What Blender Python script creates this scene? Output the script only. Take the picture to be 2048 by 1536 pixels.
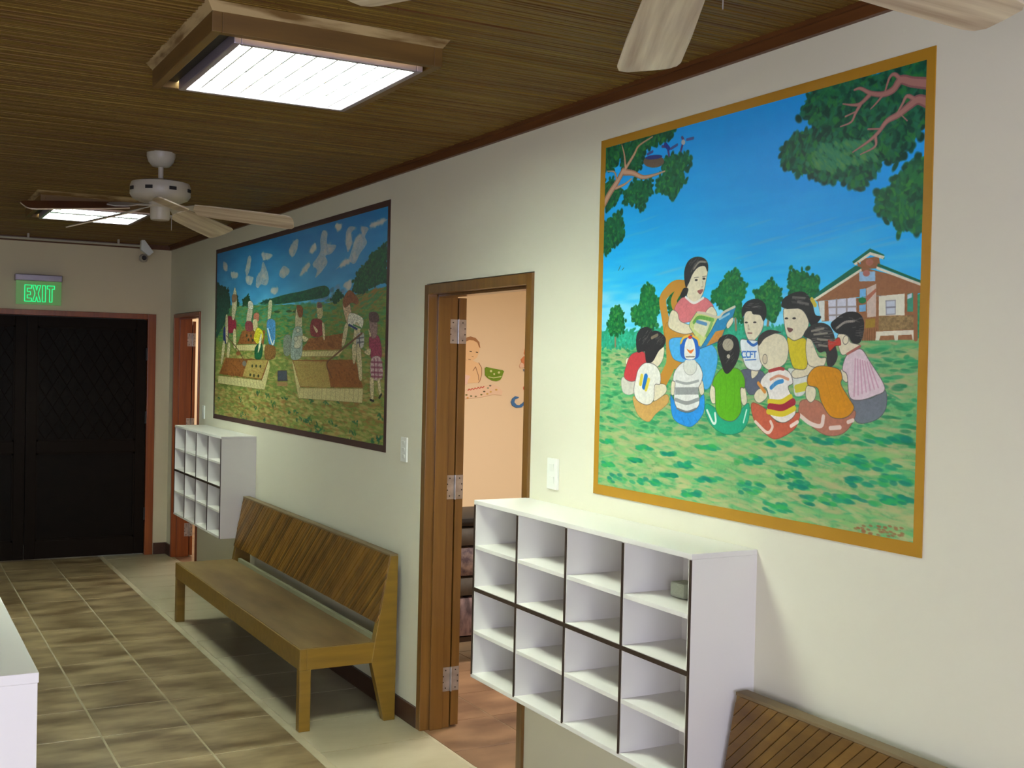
import bpy, bmesh, random
import numpy as np
from math import sin, cos, pi, radians, tan, atan2, hypot
from mathutils import Vector, Matrix

random.seed(7)
scene = bpy.context.scene
for o in list(bpy.data.objects): bpy.data.objects.remove(o)

# ---------------------------------------------------------------- camera, world, daylight, exposure
F = Vector((0.48243693, 0.87576446, -0.01706516)); R = Vector((0.8758542, -0.48204574, 0.02261245)); U = Vector((-0.011577, 0.02585567, 0.99959865))
cam_data = bpy.data.cameras.new('camera'); camera = bpy.data.objects.new('camera', cam_data)
scene.collection.objects.link(camera)
camera.matrix_world = Matrix(((R.x, U.x, -F.x, -2.2802), (R.y, U.y, -F.y, 0.0), (R.z, U.z, -F.z, 1.7364), (0, 0, 0, 1)))
cam_data.sensor_width = 36.0; cam_data.lens = 36.0*2319.06/2048; cam_data.clip_start = .05
scene.camera = camera

world = bpy.data.worlds.new('sky'); scene.world = world; world.use_nodes = True
world.node_tree.nodes['Background'].inputs[0].default_value = (.62, .72, 1, 1)
world.node_tree.nodes['Background'].inputs[1].default_value = 1.0


def area_lamp(name, loc, rot, sx, sy, power, col):
    d = bpy.data.lights.new(name, 'AREA'); d.shape = 'RECTANGLE'; d.size = sx; d.size_y = sy; d.energy = power; d.color = col
    o = bpy.data.objects.new(name, d); o.location = loc; o.rotation_euler = rot; scene.collection.objects.link(o); return o


area_lamp('window_daylight', (-2.9, -2.9, 1.6), (pi/2, 0, 0), 2.6, 1.5, 66, (.74, .75, 1.0))           # big window behind the camera
area_lamp('front_side_fill_light', (-4.45, -.6, 1.25), (0, -pi/2, 0), 1.2, 2.4, 19, (.84, .80, 1.0))        # added fill from the left, beside the viewer, lifts the near cubby's interior
area_lamp('side_fill_light', (-4.45, 7.2, 1.6), (0, -pi/2, 0), 1.5, 3.2, 4, (.95, 1.0, .9))                # added diffuse fill for bench wall, floor and end wall, out of frame
area_lamp('nursery_lamp', (1.7, 5.6, 2.62), (0, 0, 0), 1.2, .6, 44, (1.0, .97, .92))                     # lamp of the peach room
area_lamp('second_room_lamp', (1.0, 11.0, 2.62), (0, 0, 0), .8, .6, 22, (1.0, .93, .82))                 # lamp of the room beyond
LAMP_NEAR, LAMP_FAR, LAMP_BACK = 22.5, 14.5, 4.0
LAMP_COL = (.88, 1.0, .82)
scene.view_settings.view_transform = 'Standard'; scene.view_settings.look = 'None'; scene.view_settings.gamma = 1
scene.view_settings.use_curve_mapping = False; scene.view_settings.exposure = 1.29


# ---------------------------------------------------------------- helpers
def lin(c): return tuple(((x/255+.055)/1.055)**2.4 if x > 10 else x/255/12.92 for x in c)


def mat(name, col, rough=.6, spec=.4, metal=0.0, noise=None, bump=None, coat=0.0, emit=None, world=False):
    """noise = (col2, scale xyz, detail, contrast); bump = (scale xyz, strength)"""
    m = bpy.data.materials.new(name); m.use_nodes = True; nt = m.node_tree; b = nt.nodes['Principled BSDF']
    b.inputs['Base Color'].default_value = (*lin(col), 1); b.inputs['Roughness'].default_value = rough
    b.inputs['Specular IOR Level'].default_value = spec; b.inputs['Metallic'].default_value = metal
    b.inputs['Coat Weight'].default_value = coat
    tc = nt.nodes.new('ShaderNodeTexCoord')

    def tex(scale, detail=3):
        mp = nt.nodes.new('ShaderNodeMapping'); mp.inputs['Scale'].default_value = scale
        nt.links.new(nt.nodes.new('ShaderNodeNewGeometry').outputs['Position'] if world else tc.outputs['Object'], mp.inputs[0])
        n = nt.nodes.new('ShaderNodeTexNoise'); n.inputs['Scale'].default_value = 1; n.inputs['Detail'].default_value = detail
        nt.links.new(mp.outputs[0], n.inputs['Vector']); return n
    if noise:
        n = tex(noise[1], noise[2]); r = nt.nodes.new('ShaderNodeValToRGB'); k = noise[3]
        r.color_ramp.elements[0].position = .5-k; r.color_ramp.elements[1].position = .5+k
        r.color_ramp.elements[0].color = (*lin(noise[0]), 1); r.color_ramp.elements[1].color = (*lin(col), 1)
        nt.links.new(n.outputs[0], r.inputs[0]); nt.links.new(r.outputs[0], b.inputs['Base Color'])
        m['ramp'] = r.name
    if bump:
        n = tex(bump[0]); bp = nt.nodes.new('ShaderNodeBump'); bp.inputs['Strength'].default_value = bump[1]; bp.inputs['Distance'].default_value = .004
        nt.links.new(n.outputs[0], bp.inputs['Height']); nt.links.new(bp.outputs[0], b.inputs['Normal'])
    if emit:
        b.inputs['Emission Color'].default_value = (*emit[0], 1); b.inputs['Emission Strength'].default_value = emit[1]
    return m


def vary(m, amount=.12):
    """piece-to-piece change of brightness"""
    nt = m.node_tree; b = nt.nodes['Principled BSDF']; oi = nt.nodes.new('ShaderNodeObjectInfo')
    h = nt.nodes.new('ShaderNodeHueSaturation'); mr = nt.nodes.new('ShaderNodeMapRange')
    mr.inputs['To Min'].default_value = 1-amount; mr.inputs['To Max'].default_value = 1+amount
    nt.links.new(oi.outputs['Random'], mr.inputs[0]); nt.links.new(mr.outputs[0], h.inputs['Value'])
    src = b.inputs['Base Color'].links[0].from_socket if b.inputs['Base Color'].links else None
    if src: nt.links.new(src, h.inputs['Color'])
    else: h.inputs['Color'].default_value = b.inputs['Base Color'].default_value
    nt.links.new(h.outputs[0], b.inputs['Base Color']); return m


class MB:
    """collects shapes and links them as one mesh object"""
    def __init__(s): s.v = []; s.f = []
    def box(s, x0, x1, y0, y1, z0, z1, M=None):
        n = len(s.v); p = [(x, y, z) for z in (z0, z1) for y in (y0, y1) for x in (x0, x1)]
        if M is not None: p = [tuple(M @ Vector(q)) for q in p]
        s.v += p; s.f += [tuple(n+i for i in q) for q in ((0, 2, 3, 1), (4, 5, 7, 6), (0, 1, 5, 4), (2, 6, 7, 3), (0, 4, 6, 2), (1, 3, 7, 5))]; return s
    def prism(s, pts, y0, y1, axis='y', M=None):
        """closed outline pushed along an axis; pts are (x, z) for axis y, (y, z) for x, (x, y) for z"""
        n = len(s.v); k = len(pts)
        mk = {'y': lambda p, t: (p[0], t, p[1]), 'x': lambda p, t: (t, p[0], p[1]), 'z': lambda p, t: (p[0], p[1], t)}[axis]
        vs = [mk(p, t) for t in (y0, y1) for p in pts]
        if M is not None: vs = [tuple(M @ Vector(q)) for q in vs]
        s.v += vs; s.f += [tuple(n+i for i in range(k))[::-1], tuple(n+k+i for i in range(k))]
        s.f += [(n+i, n+(i+1) % k, n+k+(i+1) % k, n+k+i) for i in range(k)]; return s
    def lathe(s, prof, cx=0, cy=0, cz=0, seg=28, M=None):
        n = len(s.v); k = len(prof)
        vs = [(cx+r*cos(2*pi*j/seg), cy+r*sin(2*pi*j/seg), cz+z) for r, z in prof for j in range(seg)]
        if M is not None: vs = [tuple(M @ Vector(q)) for q in vs]
        s.v += vs
        for i in range(k-1):
            for j in range(seg): s.f.append((n+i*seg+j, n+i*seg+(j+1) % seg, n+(i+1)*seg+(j+1) % seg, n+(i+1)*seg+j))
        s.f += [tuple(n+j for j in range(seg))[::-1], tuple(n+(k-1)*seg+j for j in range(seg))]; return s
    def tube(s, a, b, r, seg=10):
        a, b = Vector(a), Vector(b); q = (b-a).to_track_quat('Z', 'Y').to_matrix().to_4x4()
        return s.lathe([(r, 0), (r, (b-a).length)], seg=seg, M=Matrix.Translation(a) @ q)
    def build(s, name, m, parent=None, bevel=0.0, smooth=False, origin=None):
        me = bpy.data.meshes.new(name); v = s.v
        if origin is not None: v = [tuple(np.subtract(p, origin)) for p in v]
        me.from_pydata(v, [], s.f)
        bm = bmesh.new(); bm.from_mesh(me); bmesh.ops.recalc_face_normals(bm, faces=bm.faces)
        if bevel: bmesh.ops.bevel(bm, geom=[e for e in bm.edges if e.calc_face_angle(0) > .5], offset=bevel, segments=2, affect='EDGES', profile=.6)
        bm.to_mesh(me); bm.free()
        if smooth:
            for p in me.polygons: p.use_smooth = True
            me.set_sharp_from_angle(angle=.7)
        if m: me.materials.append(m)
        o = bpy.data.objects.new(name, me); scene.collection.objects.link(o)
        if parent: o.parent = parent
        if origin is not None: o.location = origin
        if not parent and origin is None: pass
        return o


def at(o, loc):                                     # mesh made in world coordinates, hung under an Empty that stands at loc
    o.matrix_parent_inverse = Matrix.Translation(-Vector(loc)); return o


def thing(name, label, cat, loc, group=None):
    o = bpy.data.objects.new(name, None); scene.collection.objects.link(o); o.location = loc; o.empty_display_size = .1
    o['label'] = label; o['category'] = cat
    if group: o['group'] = group
    return o


def part(mb, name, m, t, bevel=0.0, smooth=False, label=None, kind=None):
    """part built in world coordinates; t is the parent (an Empty without rotation, or a mesh part)"""
    o = mb.build(name, m, t, bevel, smooth)
    p = t; off = Vector((0, 0, 0))
    while p: off += p.matrix_parent_inverse.translation + p.location; p = p.parent
    o.matrix_parent_inverse = Matrix.Translation(-off)
    if label: o['label'] = label
    if kind: o['kind'] = kind
    return o


def structure(mb, name, m, **k):
    o = mb.build(name, m, **k); o['kind'] = 'structure'; return o


def tag(o, label, cat, group=None):
    o['label'] = label; o['category'] = cat
    if group: o['group'] = group
    return o


def copy_of(src, parent=None, offset=None):
    c = src.copy(); scene.collection.objects.link(c)
    if parent: c.parent = parent
    if offset: c.location = src.location + Vector(offset)
    return c


def copy_tree(src, parent=None, offset=None):
    c = copy_of(src, parent, offset)
    for ch in [q for q in bpy.data.objects if q.parent == src]: copy_tree(ch, c)
    return c


# ---------------------------------------------------------------- wall paintings (flat colour only)
def homography(src, dst):
    A = []; b = []
    for (x, y), (u, v) in zip(src, dst):
        A.append([x, y, 1, 0, 0, 0, -u*x, -u*y]); b.append(u)
        A.append([0, 0, 0, x, y, 1, -v*x, -v*y]); b.append(v)
    h = np.linalg.solve(np.array(A, float), np.array(b, float))
    return np.append(h, 1).reshape(3, 3)


class Canvas:
    """A flat picture painted stroke by stroke; strokes are given in sketch coordinates and mapped onto the picture."""
    def __init__(s, w, h, corners, seed=1):
        s.w, s.h = w, h
        s.H = homography(corners, [(0, 0), (w, 0), (w, h), (0, h)])
        s.px = np.zeros((h, w, 3)); s.rs = np.random.RandomState(seed)
        s.grain = s.noise(5) * .6 + s.noise(2.2) * .4
        s.crop(0, 0, 1)

    def crop(s, ox, oy, sc): s.o = (ox, oy, sc); return s

    def m(s, pts):
        p = np.asarray(pts, float) * s.o[2] + np.array(s.o[:2])
        q = np.c_[p, np.ones(len(p))] @ s.H.T
        return q[:, :2] / q[:, 2:]

    def noise(s, size, sx=1.0):
        nh, nw = int(s.h/size)+3, int(s.w/size/sx)+3
        g = s.rs.rand(nh, nw)
        y = np.linspace(0, nh-1.001, s.h); x = np.linspace(0, nw-1.001, s.w)
        yi, xi = y.astype(int), x.astype(int); fy, fx = (y-yi)[:, None], (x-xi)[None]
        fy = fy*fy*(3-2*fy); fx = fx*fx*(3-2*fx)
        a = g[yi][:, xi]; b = g[yi][:, xi+1]; c = g[yi+1][:, xi]; d = g[yi+1][:, xi+1]
        return (a*(1-fx)+b*fx)*(1-fy)+(c*(1-fx)+d*fx)*fy

    def _mask(s, q):
        x0, y0 = np.floor(q.min(0)).astype(int)-1; x1, y1 = np.ceil(q.max(0)).astype(int)+2
        x0, y0 = max(x0, 0), max(y0, 0); x1, y1 = min(x1, s.w), min(y1, s.h)
        if x1 <= x0 or y1 <= y0: return None
        X = (np.arange(x0*2, x1*2)+.5)/2; Y = (np.arange(y0*2, y1*2)+.5)/2
        ins = np.zeros((len(Y), len(X)), bool)
        for (ax, ay), (bx, by) in zip(q, np.roll(q, -1, 0)):
            if ay == by: continue
            rows = ((ay > Y) != (by > Y))
            if not rows.any(): continue
            xc = ax + (Y[rows]-ay)*(bx-ax)/(by-ay)
            ins[rows] ^= X[None, :] < xc[:, None]
        cov = ins.reshape(y1-y0, 2, x1-x0, 2).mean((1, 3))
        return (slice(y0, y1), slice(x0, x1)), cov

    def _blend(s, r, cov, col, var=0.0):
        c = np.array(col, float)/255
        if var: c = c * (1 + var*(s.grain[r]-.5)*2)[..., None]
        s.px[r] = s.px[r]*(1-cov[..., None]) + c*cov[..., None]

    def poly(s, pts, col, smooth=True, var=.06, line=None, lw=1.3, alpha=1.0):
        q = s.m(pts)
        if smooth:
            P = q; n = len(P); t = np.linspace(0, 1, 6, endpoint=False)[:, None]; out = []
            for i in range(n):
                p0, p1, p2, p3 = P[i-1], P[i], P[(i+1) % n], P[(i+2) % n]
                out.append(.5*((2*p1)+(-p0+p2)*t+(2*p0-5*p1+4*p2-p3)*t*t+(-p0+3*p1-3*p2+p3)*t**3))
            q = np.vstack(out)
        r = s._mask(q)
        if r is None: return
        s._blend(r[0], r[1]*alpha, col, var)
        if line is not None: s._line(np.vstack([q, q[:1]]), line, lw, .8)

    def _line(s, q, col, w, alpha=1.0, w2=None):
        ws = np.linspace(w, w if w2 is None else w2, len(q))
        for i in range(len(q)-1):
            a, b = q[i], q[i+1]; hw = (ws[i]+ws[i+1])/4
            x0, y0 = np.floor(np.minimum(a, b)-hw-2).astype(int); x1, y1 = np.ceil(np.maximum(a, b)+hw+2).astype(int)
            x0, y0 = max(x0, 0), max(y0, 0); x1, y1 = min(x1, s.w), min(y1, s.h)
            if x1 <= x0 or y1 <= y0: continue
            X, Y = np.meshgrid(np.arange(x0, x1)+.5, np.arange(y0, y1)+.5)
            d = b-a; L = max((d*d).sum(), 1e-9)
            t = np.clip(((X-a[0])*d[0]+(Y-a[1])*d[1])/L, 0, 1)
            dist = np.hypot(X-a[0]-t*d[0], Y-a[1]-t*d[1])
            s._blend((slice(y0, y1), slice(x0, x1)), np.clip(hw+.5-dist, 0, 1)*alpha, col)

    def line(s, pts, col, w=2.0, alpha=1.0, w2=None, raw=False):
        q = s.m(pts)
        if len(q) > 2 and not raw:                           # rounded through its points
            P = np.vstack([2*q[0]-q[1], q, 2*q[-1]-q[-2]]); t = np.linspace(0, 1, 5, endpoint=False)[:, None]; out = []
            for i in range(1, len(P)-2):
                p0, p1, p2, p3 = P[i-1], P[i], P[i+1], P[i+2]
                out.append(.5*((2*p1)+(-p0+p2)*t+(2*p0-5*p1+4*p2-p3)*t*t+(-p0+3*p1-3*p2+p3)*t**3))
            q = np.vstack(out+[q[-1:]])
        s._line(q, col, w, alpha, w2)

    def dab(s, u, v, rx, ry, col, a=0.0, alpha=1.0):
        """soft brush dab; u, v, rx, ry in picture pixels"""
        R = int(max(rx, ry)*1.5)+2
        x0, y0, x1, y1 = max(int(u)-R, 0), max(int(v)-R, 0), min(int(u)+R, s.w), min(int(v)+R, s.h)
        if x1 <= x0 or y1 <= y0: return
        X, Y = np.meshgrid(np.arange(x0, x1)-u, np.arange(y0, y1)-v)
        ca, sa = cos(a), sin(a)
        d = np.hypot((X*ca+Y*sa)/rx, (-X*sa+Y*ca)/ry)
        s._blend((slice(y0, y1), slice(x0, x1)), np.clip((1.25-d)/.5, 0, 1)*alpha, col)

    def ell(s, cx, cy, rx, ry, col, ang=0, line=None, var=.05, alpha=1.0, lw=1.3):
        t = np.linspace(0, 2*pi, 26, endpoint=False); ca, sa = cos(radians(ang)), sin(radians(ang))
        p = np.c_[cx+rx*np.cos(t)*ca-ry*np.sin(t)*sa, cy+rx*np.cos(t)*sa+ry*np.sin(t)*ca]
        s.poly(p, col, False, var, line, lw, alpha)

    def foliage(s, pts, cols, n=200, size=7, edge=True):
        q = s.m(pts); P = q; r = s._mask(q)
        if r is None: return
        (sy, sx), cov = r
        ys, xs = np.nonzero(cov > .5)
        s._blend(r[0], cov, cols[0], .2)
        if edge:                                             # leafy outline
            for i in range(len(q)):
                a, b = q[i], q[(i+1) % len(q)]
                k = max(1, int(np.hypot(*(b-a))/(size*.8)))
                for j in range(k):
                    c = a+(b-a)*(j/k)+s.rs.randn(2)*size*.35
                    s.dab(c[0], c[1], size*(.5+.5*s.rs.rand()), size*(.35+.35*s.rs.rand()), cols[s.rs.randint(0, min(2, len(cols)))], s.rs.rand()*3)
        for k in range(n):
            i = s.rs.randint(len(ys)); c = cols[s.rs.randint(len(cols))]
            s.dab(xs[i]+sx.start, ys[i]+sy.start, size*(.4+.5*s.rs.rand()), size*(.2+.3*s.rs.rand()), c, s.rs.rand()*3, .75)

    def strokes(s, pts, cols, n, lx=18, ly=4, ang=.0, alpha=.6):
        r = s._mask(s.m(pts))
        if r is None: return
        (sy, sx), cov = r; ys, xs = np.nonzero(cov > .5)
        for k in range(n):
            i = s.rs.randint(len(ys)); c = cols[s.rs.randint(len(cols))]
            s.dab(xs[i]+sx.start, ys[i]+sy.start, lx*(.4+.8*s.rs.rand()), ly*(.5+.7*s.rs.rand()), c, ang+s.rs.randn()*.12, alpha)


def paint_story_mural():
    c = Canvas(1000, 900, [(1215, 289), (1853, 130), (1830, 1087), (1196, 967)], 3)
    V = np.linspace(0, 1, c.h)[:, None]; U = np.linspace(0, 1, c.w)[None]
    # sky: deep blue at the top, pale at the horizon, long brushed streaks
    n = c.noise(30, 6)*.5+c.noise(9, 9)*.5
    t = np.clip(V*1.95 + (n-.5)*.35 - U*.05, 0, 1)
    stops = np.array([[12, 162, 244], [18, 168, 246], [26, 176, 248], [58, 196, 250], [124, 212, 246]])/255.
    for k in range(3): c.px[..., k] = np.interp(t, [0, .35, .6, .85, 1], stops[:, k])
    c.crop(0, 0, 1)
    for k in range(26):
        x = 1250+c.rs.rand()*560; y = 430+c.rs.rand()*170
        q = c.m([(x, y)])[0]; c.dab(q[0], q[1], 40+30*c.rs.rand(), 3, (150, 190, 232), -.12, .22)
    # meadow
    g = [(1190, 680), (1300, 680), (1500, 680), (1700, 676), (1860, 672), (1860, 1100), (1190, 980)]
    c.poly(g, (112, 168, 108), False, .1)
    c.strokes(g, [(86, 178, 112), (150, 184, 110), (170, 172, 118), (60, 170, 110), (176, 166, 122), (150, 178, 122)], 2200, 26, 4, .03, .55)
    c.strokes([(1190, 690), (1860, 700), (1860, 900), (1190, 860)], [(22, 138, 84), (30, 150, 96), (14, 120, 80)], 520, 16, 4, .03, .6)
    c.strokes([(1190, 860), (1860, 900), (1860, 1090), (1190, 975)], [(178, 172, 120), (186, 184, 128), (120, 186, 110)], 500, 26, 5, .05, .5)
    for (x, y, w, k) in [(1212, 880, 18, 4), (1290, 893, 26, 5), (1340, 906, 20, 4), (1240, 955, 40, 12), (1300, 962, 34, 9), (1215, 925, 14, 6), (1270, 918, 18, 4), (1340, 950, 22, 4), (1370, 928, 24, 7), (1385, 985, 26, 7), (1420, 894, 30, 6), (1502, 918, 44, 12), (1505, 975, 34, 16), (1580, 949, 40, 8), (1560, 1015, 40, 12), (1600, 922, 44, 10), (1615, 970, 46, 10), (1650, 1000, 60, 16), (1688, 1000, 50, 14), (1700, 918, 60, 12), (1760, 930, 60, 14), (1740, 965, 60, 12), (1800, 960, 50, 12), (1760, 1000, 60, 12), (1660, 880, 60, 9), (1560, 885, 40, 8), (1780, 880, 60, 10), (1800, 1000, 40, 10), (1420, 958, 40, 4)]:
        for i in range(14):
            q = c.m([(x+(c.rs.rand()-.5)*w*1.3, y+(c.rs.rand()-.5)*k*1.4)])[0]
            c.dab(q[0], q[1], 9+8*c.rs.rand(), 3+2*c.rs.rand(), [(8, 140, 104), (20, 152, 108), (0, 122, 104), (50, 166, 84)][c.rs.randint(4)], .1, .7)
    for i in range(40):
        q = c.m([(1715+c.rs.rand()*95, 1052+c.rs.rand()*22)])[0]; c.dab(q[0], q[1], 5, 2.2, (150, 96, 60), .1, .7)
    G = [(18, 92, 58), (10, 74, 52), (34, 120, 64), (20, 104, 60), (60, 140, 60), (26, 108, 76)]
    GD = [(10, 84, 62), (6, 62, 50), (20, 108, 66), (44, 128, 60), (30, 116, 84)]
    # hedge line and the small trees on the horizon
    c.foliage([(1196, 662), (1230, 650), (1262, 660), (1300, 655), (1400, 652), (1480, 650), (1560, 655), (1600, 648), (1640, 655), (1640, 690), (1400, 690), (1196, 688)], [(40, 160, 128), (30, 150, 110), (70, 180, 140)], 160, 8)
    c.crop(1180, 480, .4232)
    T = [(14, 110, 58), (10, 90, 52), (30, 134, 62), (70, 140, 60)]
    def tree(crown, trunk): c.line(trunk, (140, 122, 92), 7); c.foliage(crown, T, 110, 8)
    tree([(130, 300), (160, 330), (168, 390), (150, 430), (100, 435), (92, 380), (105, 320)], [(124, 490), (124, 410)])
    tree([(280, 200), (310, 215), (318, 270), (340, 270), (335, 330), (310, 345), (325, 400), (270, 410), (240, 380), (205, 375), (205, 320), (245, 290), (252, 220)], [(270, 400), (282, 340), (270, 300)])
    tree([(700, 140), (720, 200), (750, 205), (735, 270), (720, 300), (735, 380), (640, 330), (585, 270), (600, 235), (660, 160)], [(700, 420), (695, 330)])
    tree([(860, 185), (905, 230), (912, 300), (880, 380), (820, 330), (790, 240), (830, 215)], [(850, 400), (860, 330)])
    tree([(960, 150), (1010, 160), (1030, 190), (1080, 190), (1085, 260), (1040, 300), (960, 270), (950, 200)], [(1010, 330), (1010, 260)])
    c.foliage([(440, 240), (400, 230), (375, 270), (380, 330), (420, 330)], T, 30, 7)
    # tree boughs over the sky: right
    c.crop(1540, 120, .2475)
    c.foliage([(1280, 30), (1130, 70), (900, 150), (620, 200), (350, 260), (330, 330), (270, 400), (265, 450), (330, 500), (380, 550), (430, 560), (420, 600), (300, 580), (210, 620), (130, 700), (110, 830), (180, 880), (240, 920), (330, 900), (420, 960), (470, 990), (560, 970), (640, 1000), (760, 1050), (790, 1010), (780, 930), (850, 960), (880, 900), (890, 840), (960, 830), (1000, 860), (1060, 830), (1060, 780), (1130, 720), (1150, 660), (1210, 640), (1210, 580), (1290, 500), (1290, 20)], GD, 1500, 13)
    c.foliage([(1290, 820), (1150, 840), (1090, 920), (1010, 970), (990, 1060), (870, 1090), (870, 1220), (950, 1290), (1020, 1330), (1050, 1420), (1100, 1370), (1180, 1410), (1290, 1340)], G, 420, 12)
    c.strokes([(420, 700), (850, 640), (880, 820), (500, 900), (300, 860)], [(50, 130, 96), (60, 140, 100), (90, 150, 80)], 260, 11, 4, .8, .55)
    BR = (172, 122, 112); BD = (140, 92, 92)
    for col, k in ((BD, 1.0), (BR, .62)):
        for pts, w, w2 in [([(1290, 230), (1150, 215), (1060, 195), (1000, 270), (920, 305), (820, 295), (740, 255), (690, 265)], 46, 9),
                           ([(1060, 195), (1010, 150), (970, 175), (935, 280)], 20, 9), ([(820, 300), (740, 375), (680, 385), (600, 375)], 22, 6),
                           ([(740, 380), (700, 450), (665, 520), (580, 555)], 18, 6), ([(700, 440), (620, 475)], 12, 5), ([(920, 310), (860, 380), (820, 420)], 12, 5),
                           ([(1290, 390), (1200, 355), (1130, 400), (1040, 470), (950, 520), (880, 610), (800, 680), (680, 760)], 44, 7),
                           ([(1180, 360), (1110, 325), (1070, 390), (1030, 460)], 20, 8), ([(900, 580), (800, 580)], 12, 5), ([(860, 640), (855, 720), (740, 780)], 16, 5), ([(1060, 470), (1110, 520)], 8, 4)]:
            c.line(pts, col, w*k*.5, .95, w2*k*.5)
    # left boughs with a nest and two birds
    c.crop(1200, 120, .2475)
    c.foliage([(50, 690), (230, 650), (430, 590), (620, 550), (590, 610), (500, 640), (400, 690), (370, 720), (350, 800), (330, 860), (240, 860), (180, 830), (190, 740), (140, 830), (50, 860)], G, 260, 11)
    c.foliage([(560, 760), (640, 760), (730, 740), (735, 820), (690, 890), (700, 960), (650, 1040), (600, 1110), (560, 1060), (480, 1050), (480, 950), (540, 900), (520, 830)], G, 220, 11)
    c.foliage([(300, 950), (430, 960), (440, 1030), (390, 1100), (340, 1190), (290, 1130), (210, 1130), (220, 1040)], G, 130, 10)
    c.foliage([(40, 980), (110, 930), (180, 1050), (140, 1130), (60, 1190)], G, 70, 10)
    c.foliage([(30, 1300), (120, 1240), (180, 1200), (190, 1300), (205, 1400), (130, 1470), (60, 1530), (30, 1530)], G, 110, 10)
    c.ell(450, 800, 85, 50, (112, 92, 76), 0); c.ell(450, 765, 70, 18, (50, 60, 130), -5)
    for col, k in (((168, 118, 96), 1.0), ((200, 156, 128), .55)):
        for pts, w, w2 in [([(40, 1140), (90, 1050), (150, 960), (200, 870)], 42, 34), ([(200, 880), (280, 890), (360, 925), (450, 910), (540, 880)], 36, 8),
                           ([(215, 860), (290, 740), (330, 670), (440, 600)], 22, 8), ([(220, 850), (210, 740), (190, 660)], 18, 7), ([(140, 1010), (210, 980), (270, 935)], 18, 8),
                           ([(150, 960), (130, 880), (70, 870)], 14, 6)]:
            c.line(pts, col, w*k*.5, .95, w2*k*.5)
    for p in ([(520, 680), (560, 690), (575, 760)], [(680, 610), (690, 640), (670, 720)], [(590, 700), (640, 670)], [(720, 630), (770, 620)], [(400, 740), (440, 720)]):
        c.line(p, (90, 60, 120), 7, .8)
    c.ell(690, 650, 16, 22, (190, 190, 190)); c.line([(545, 665), (572, 700)], (40, 50, 140), 11)
    # raised house
    c.crop(1500, 480, .1758)
    W = (150, 100, 66); CR = (222, 216, 196); GR = (10, 104, 78)
    c.poly([(1270, 230), (1480, 200), (1500, 330), (1280, 350)], W, False)
    c.poly([(1180, 255), (1380, 110), (1540, 185), (1540, 235), (1380, 165), (1200, 280)], GR, False); c.poly([(1195, 280), (1380, 150), (1545, 200), (1525, 235), (1385, 185), (1215, 300)], CR, False)
    c.poly([(735, 660), (1240, 330), (1240, 260), (1330, 330), (1990, 510), (2000, 620), (1230, 660), (780, 700)], W, False)
    c.poly([(730, 640), (1220, 300), (1290, 330), (740, 680)], GR, False); c.poly([(725, 685), (1280, 335), (1290, 360), (770, 690)], CR, False)
    c.poly([(1470, 280), (2000, 500), (2000, 530), (1460, 310)], GR, False); c.poly([(1455, 315), (1990, 525), (1985, 555), (1450, 345)], CR, False)
    c.ell(1375, 265, 42, 40, (176, 112, 92))
    c.poly([(790, 700), (1480, 650), (1960, 600), (1900, 640), (1900, 1150), (1290, 1150), (1290, 900), (840, 930)], W, False, .1)
    c.poly([(1260, 370), (1440, 370), (1440, 480), (1260, 480)], (150, 190, 220), False); c.ell(1340, 390, 40, 36, (176, 110, 100))
    c.poly([(1340, 560), (1450, 510), (1450, 880), (1350, 890)], (206, 186, 172), False); c.poly([(1340, 650), (1450, 560), (1450, 600), (1340, 720)], (180, 110, 84), False)
    c.poly([(800, 700), (870, 690), (870, 920), (830, 920)], (212, 214, 206), False)
    c.poly([(910, 690), (1225, 660), (1230, 930), (920, 930)], (206, 208, 222), False)
    for x in (1005, 1120): c.line([(x, 680), (x, 930)], (150, 140, 140), 4)
    for y in (770, 860): c.line([(915, y), (1228, y-6)], (150, 140, 140), 3)
    c.poly([(1265, 570), (1335, 560), (1335, 650), (1265, 660)], (110, 180, 226), False); c.ell(1295, 695, 42, 34, (14, 120, 66)); c.poly([(1260, 750), (1335, 740), (1335, 820), (1260, 825)], (120, 180, 220), False)
    c.poly([(1480, 650), (1770, 625), (1770, 870), (1480, 875)], (224, 222, 200), False, .03); c.poly([(1560, 705), (1665, 700), (1665, 855), (1565, 860)], (196, 204, 214), False, .03, (130, 130, 140), 2)
    c.line([(1565, 780), (1665, 776)], (130, 130, 140), 3)
    c.poly([(1800, 630), (1865, 620), (1865, 830), (1800, 830)], (60, 150, 120), False); c.poly([(1800, 640), (1850, 620), (1850, 670), (1800, 690)], (190, 214, 224), False)
    c.poly([(1480, 880), (1890, 870), (1890, 1030), (1480, 1040)], (146, 120, 78), False, .25); c.poly([(1330, 910), (1440, 900), (1440, 1000), (1330, 1010)], (158, 128, 44), False)
    for x in range(1300, 1460, 26): c.line([(x, 1020), (x, 1150)], (112, 76, 46), 2, .7)
    c.poly([(1450, 1050), (1910, 1035), (1910, 1150), (1860, 1150), (1850, 1090), (1700, 1095), (1695, 1155), (1660, 1155), (1650, 1095), (1500, 1100), (1485, 1150), (1445, 1150)], CR, False)
    c.poly([(1910, 640), (1975, 620), (1975, 1130), (1915, 1130)], (50, 150, 100), False, .2); c.line([(1890, 620), (1895, 1140)], W, 9)
    c.foliage([(480, 350), (560, 380), (640, 350), (690, 420), (780, 420), (790, 540), (740, 600), (560, 600), (480, 560), (470, 430)], T, 60, 8)
    # the reader in the chair
    SK = (222, 212, 184); SKL = (96, 90, 84); HR = (44, 42, 46)
    c.crop(1200, 480, .2735)
    CH = (190, 134, 52)
    c.line([(640, 320), (560, 320), (500, 370), (470, 430), (490, 560), (505, 690)], CH, 26)
    c.line([(600, 340), (555, 420), (560, 470)], CH, 22)
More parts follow.
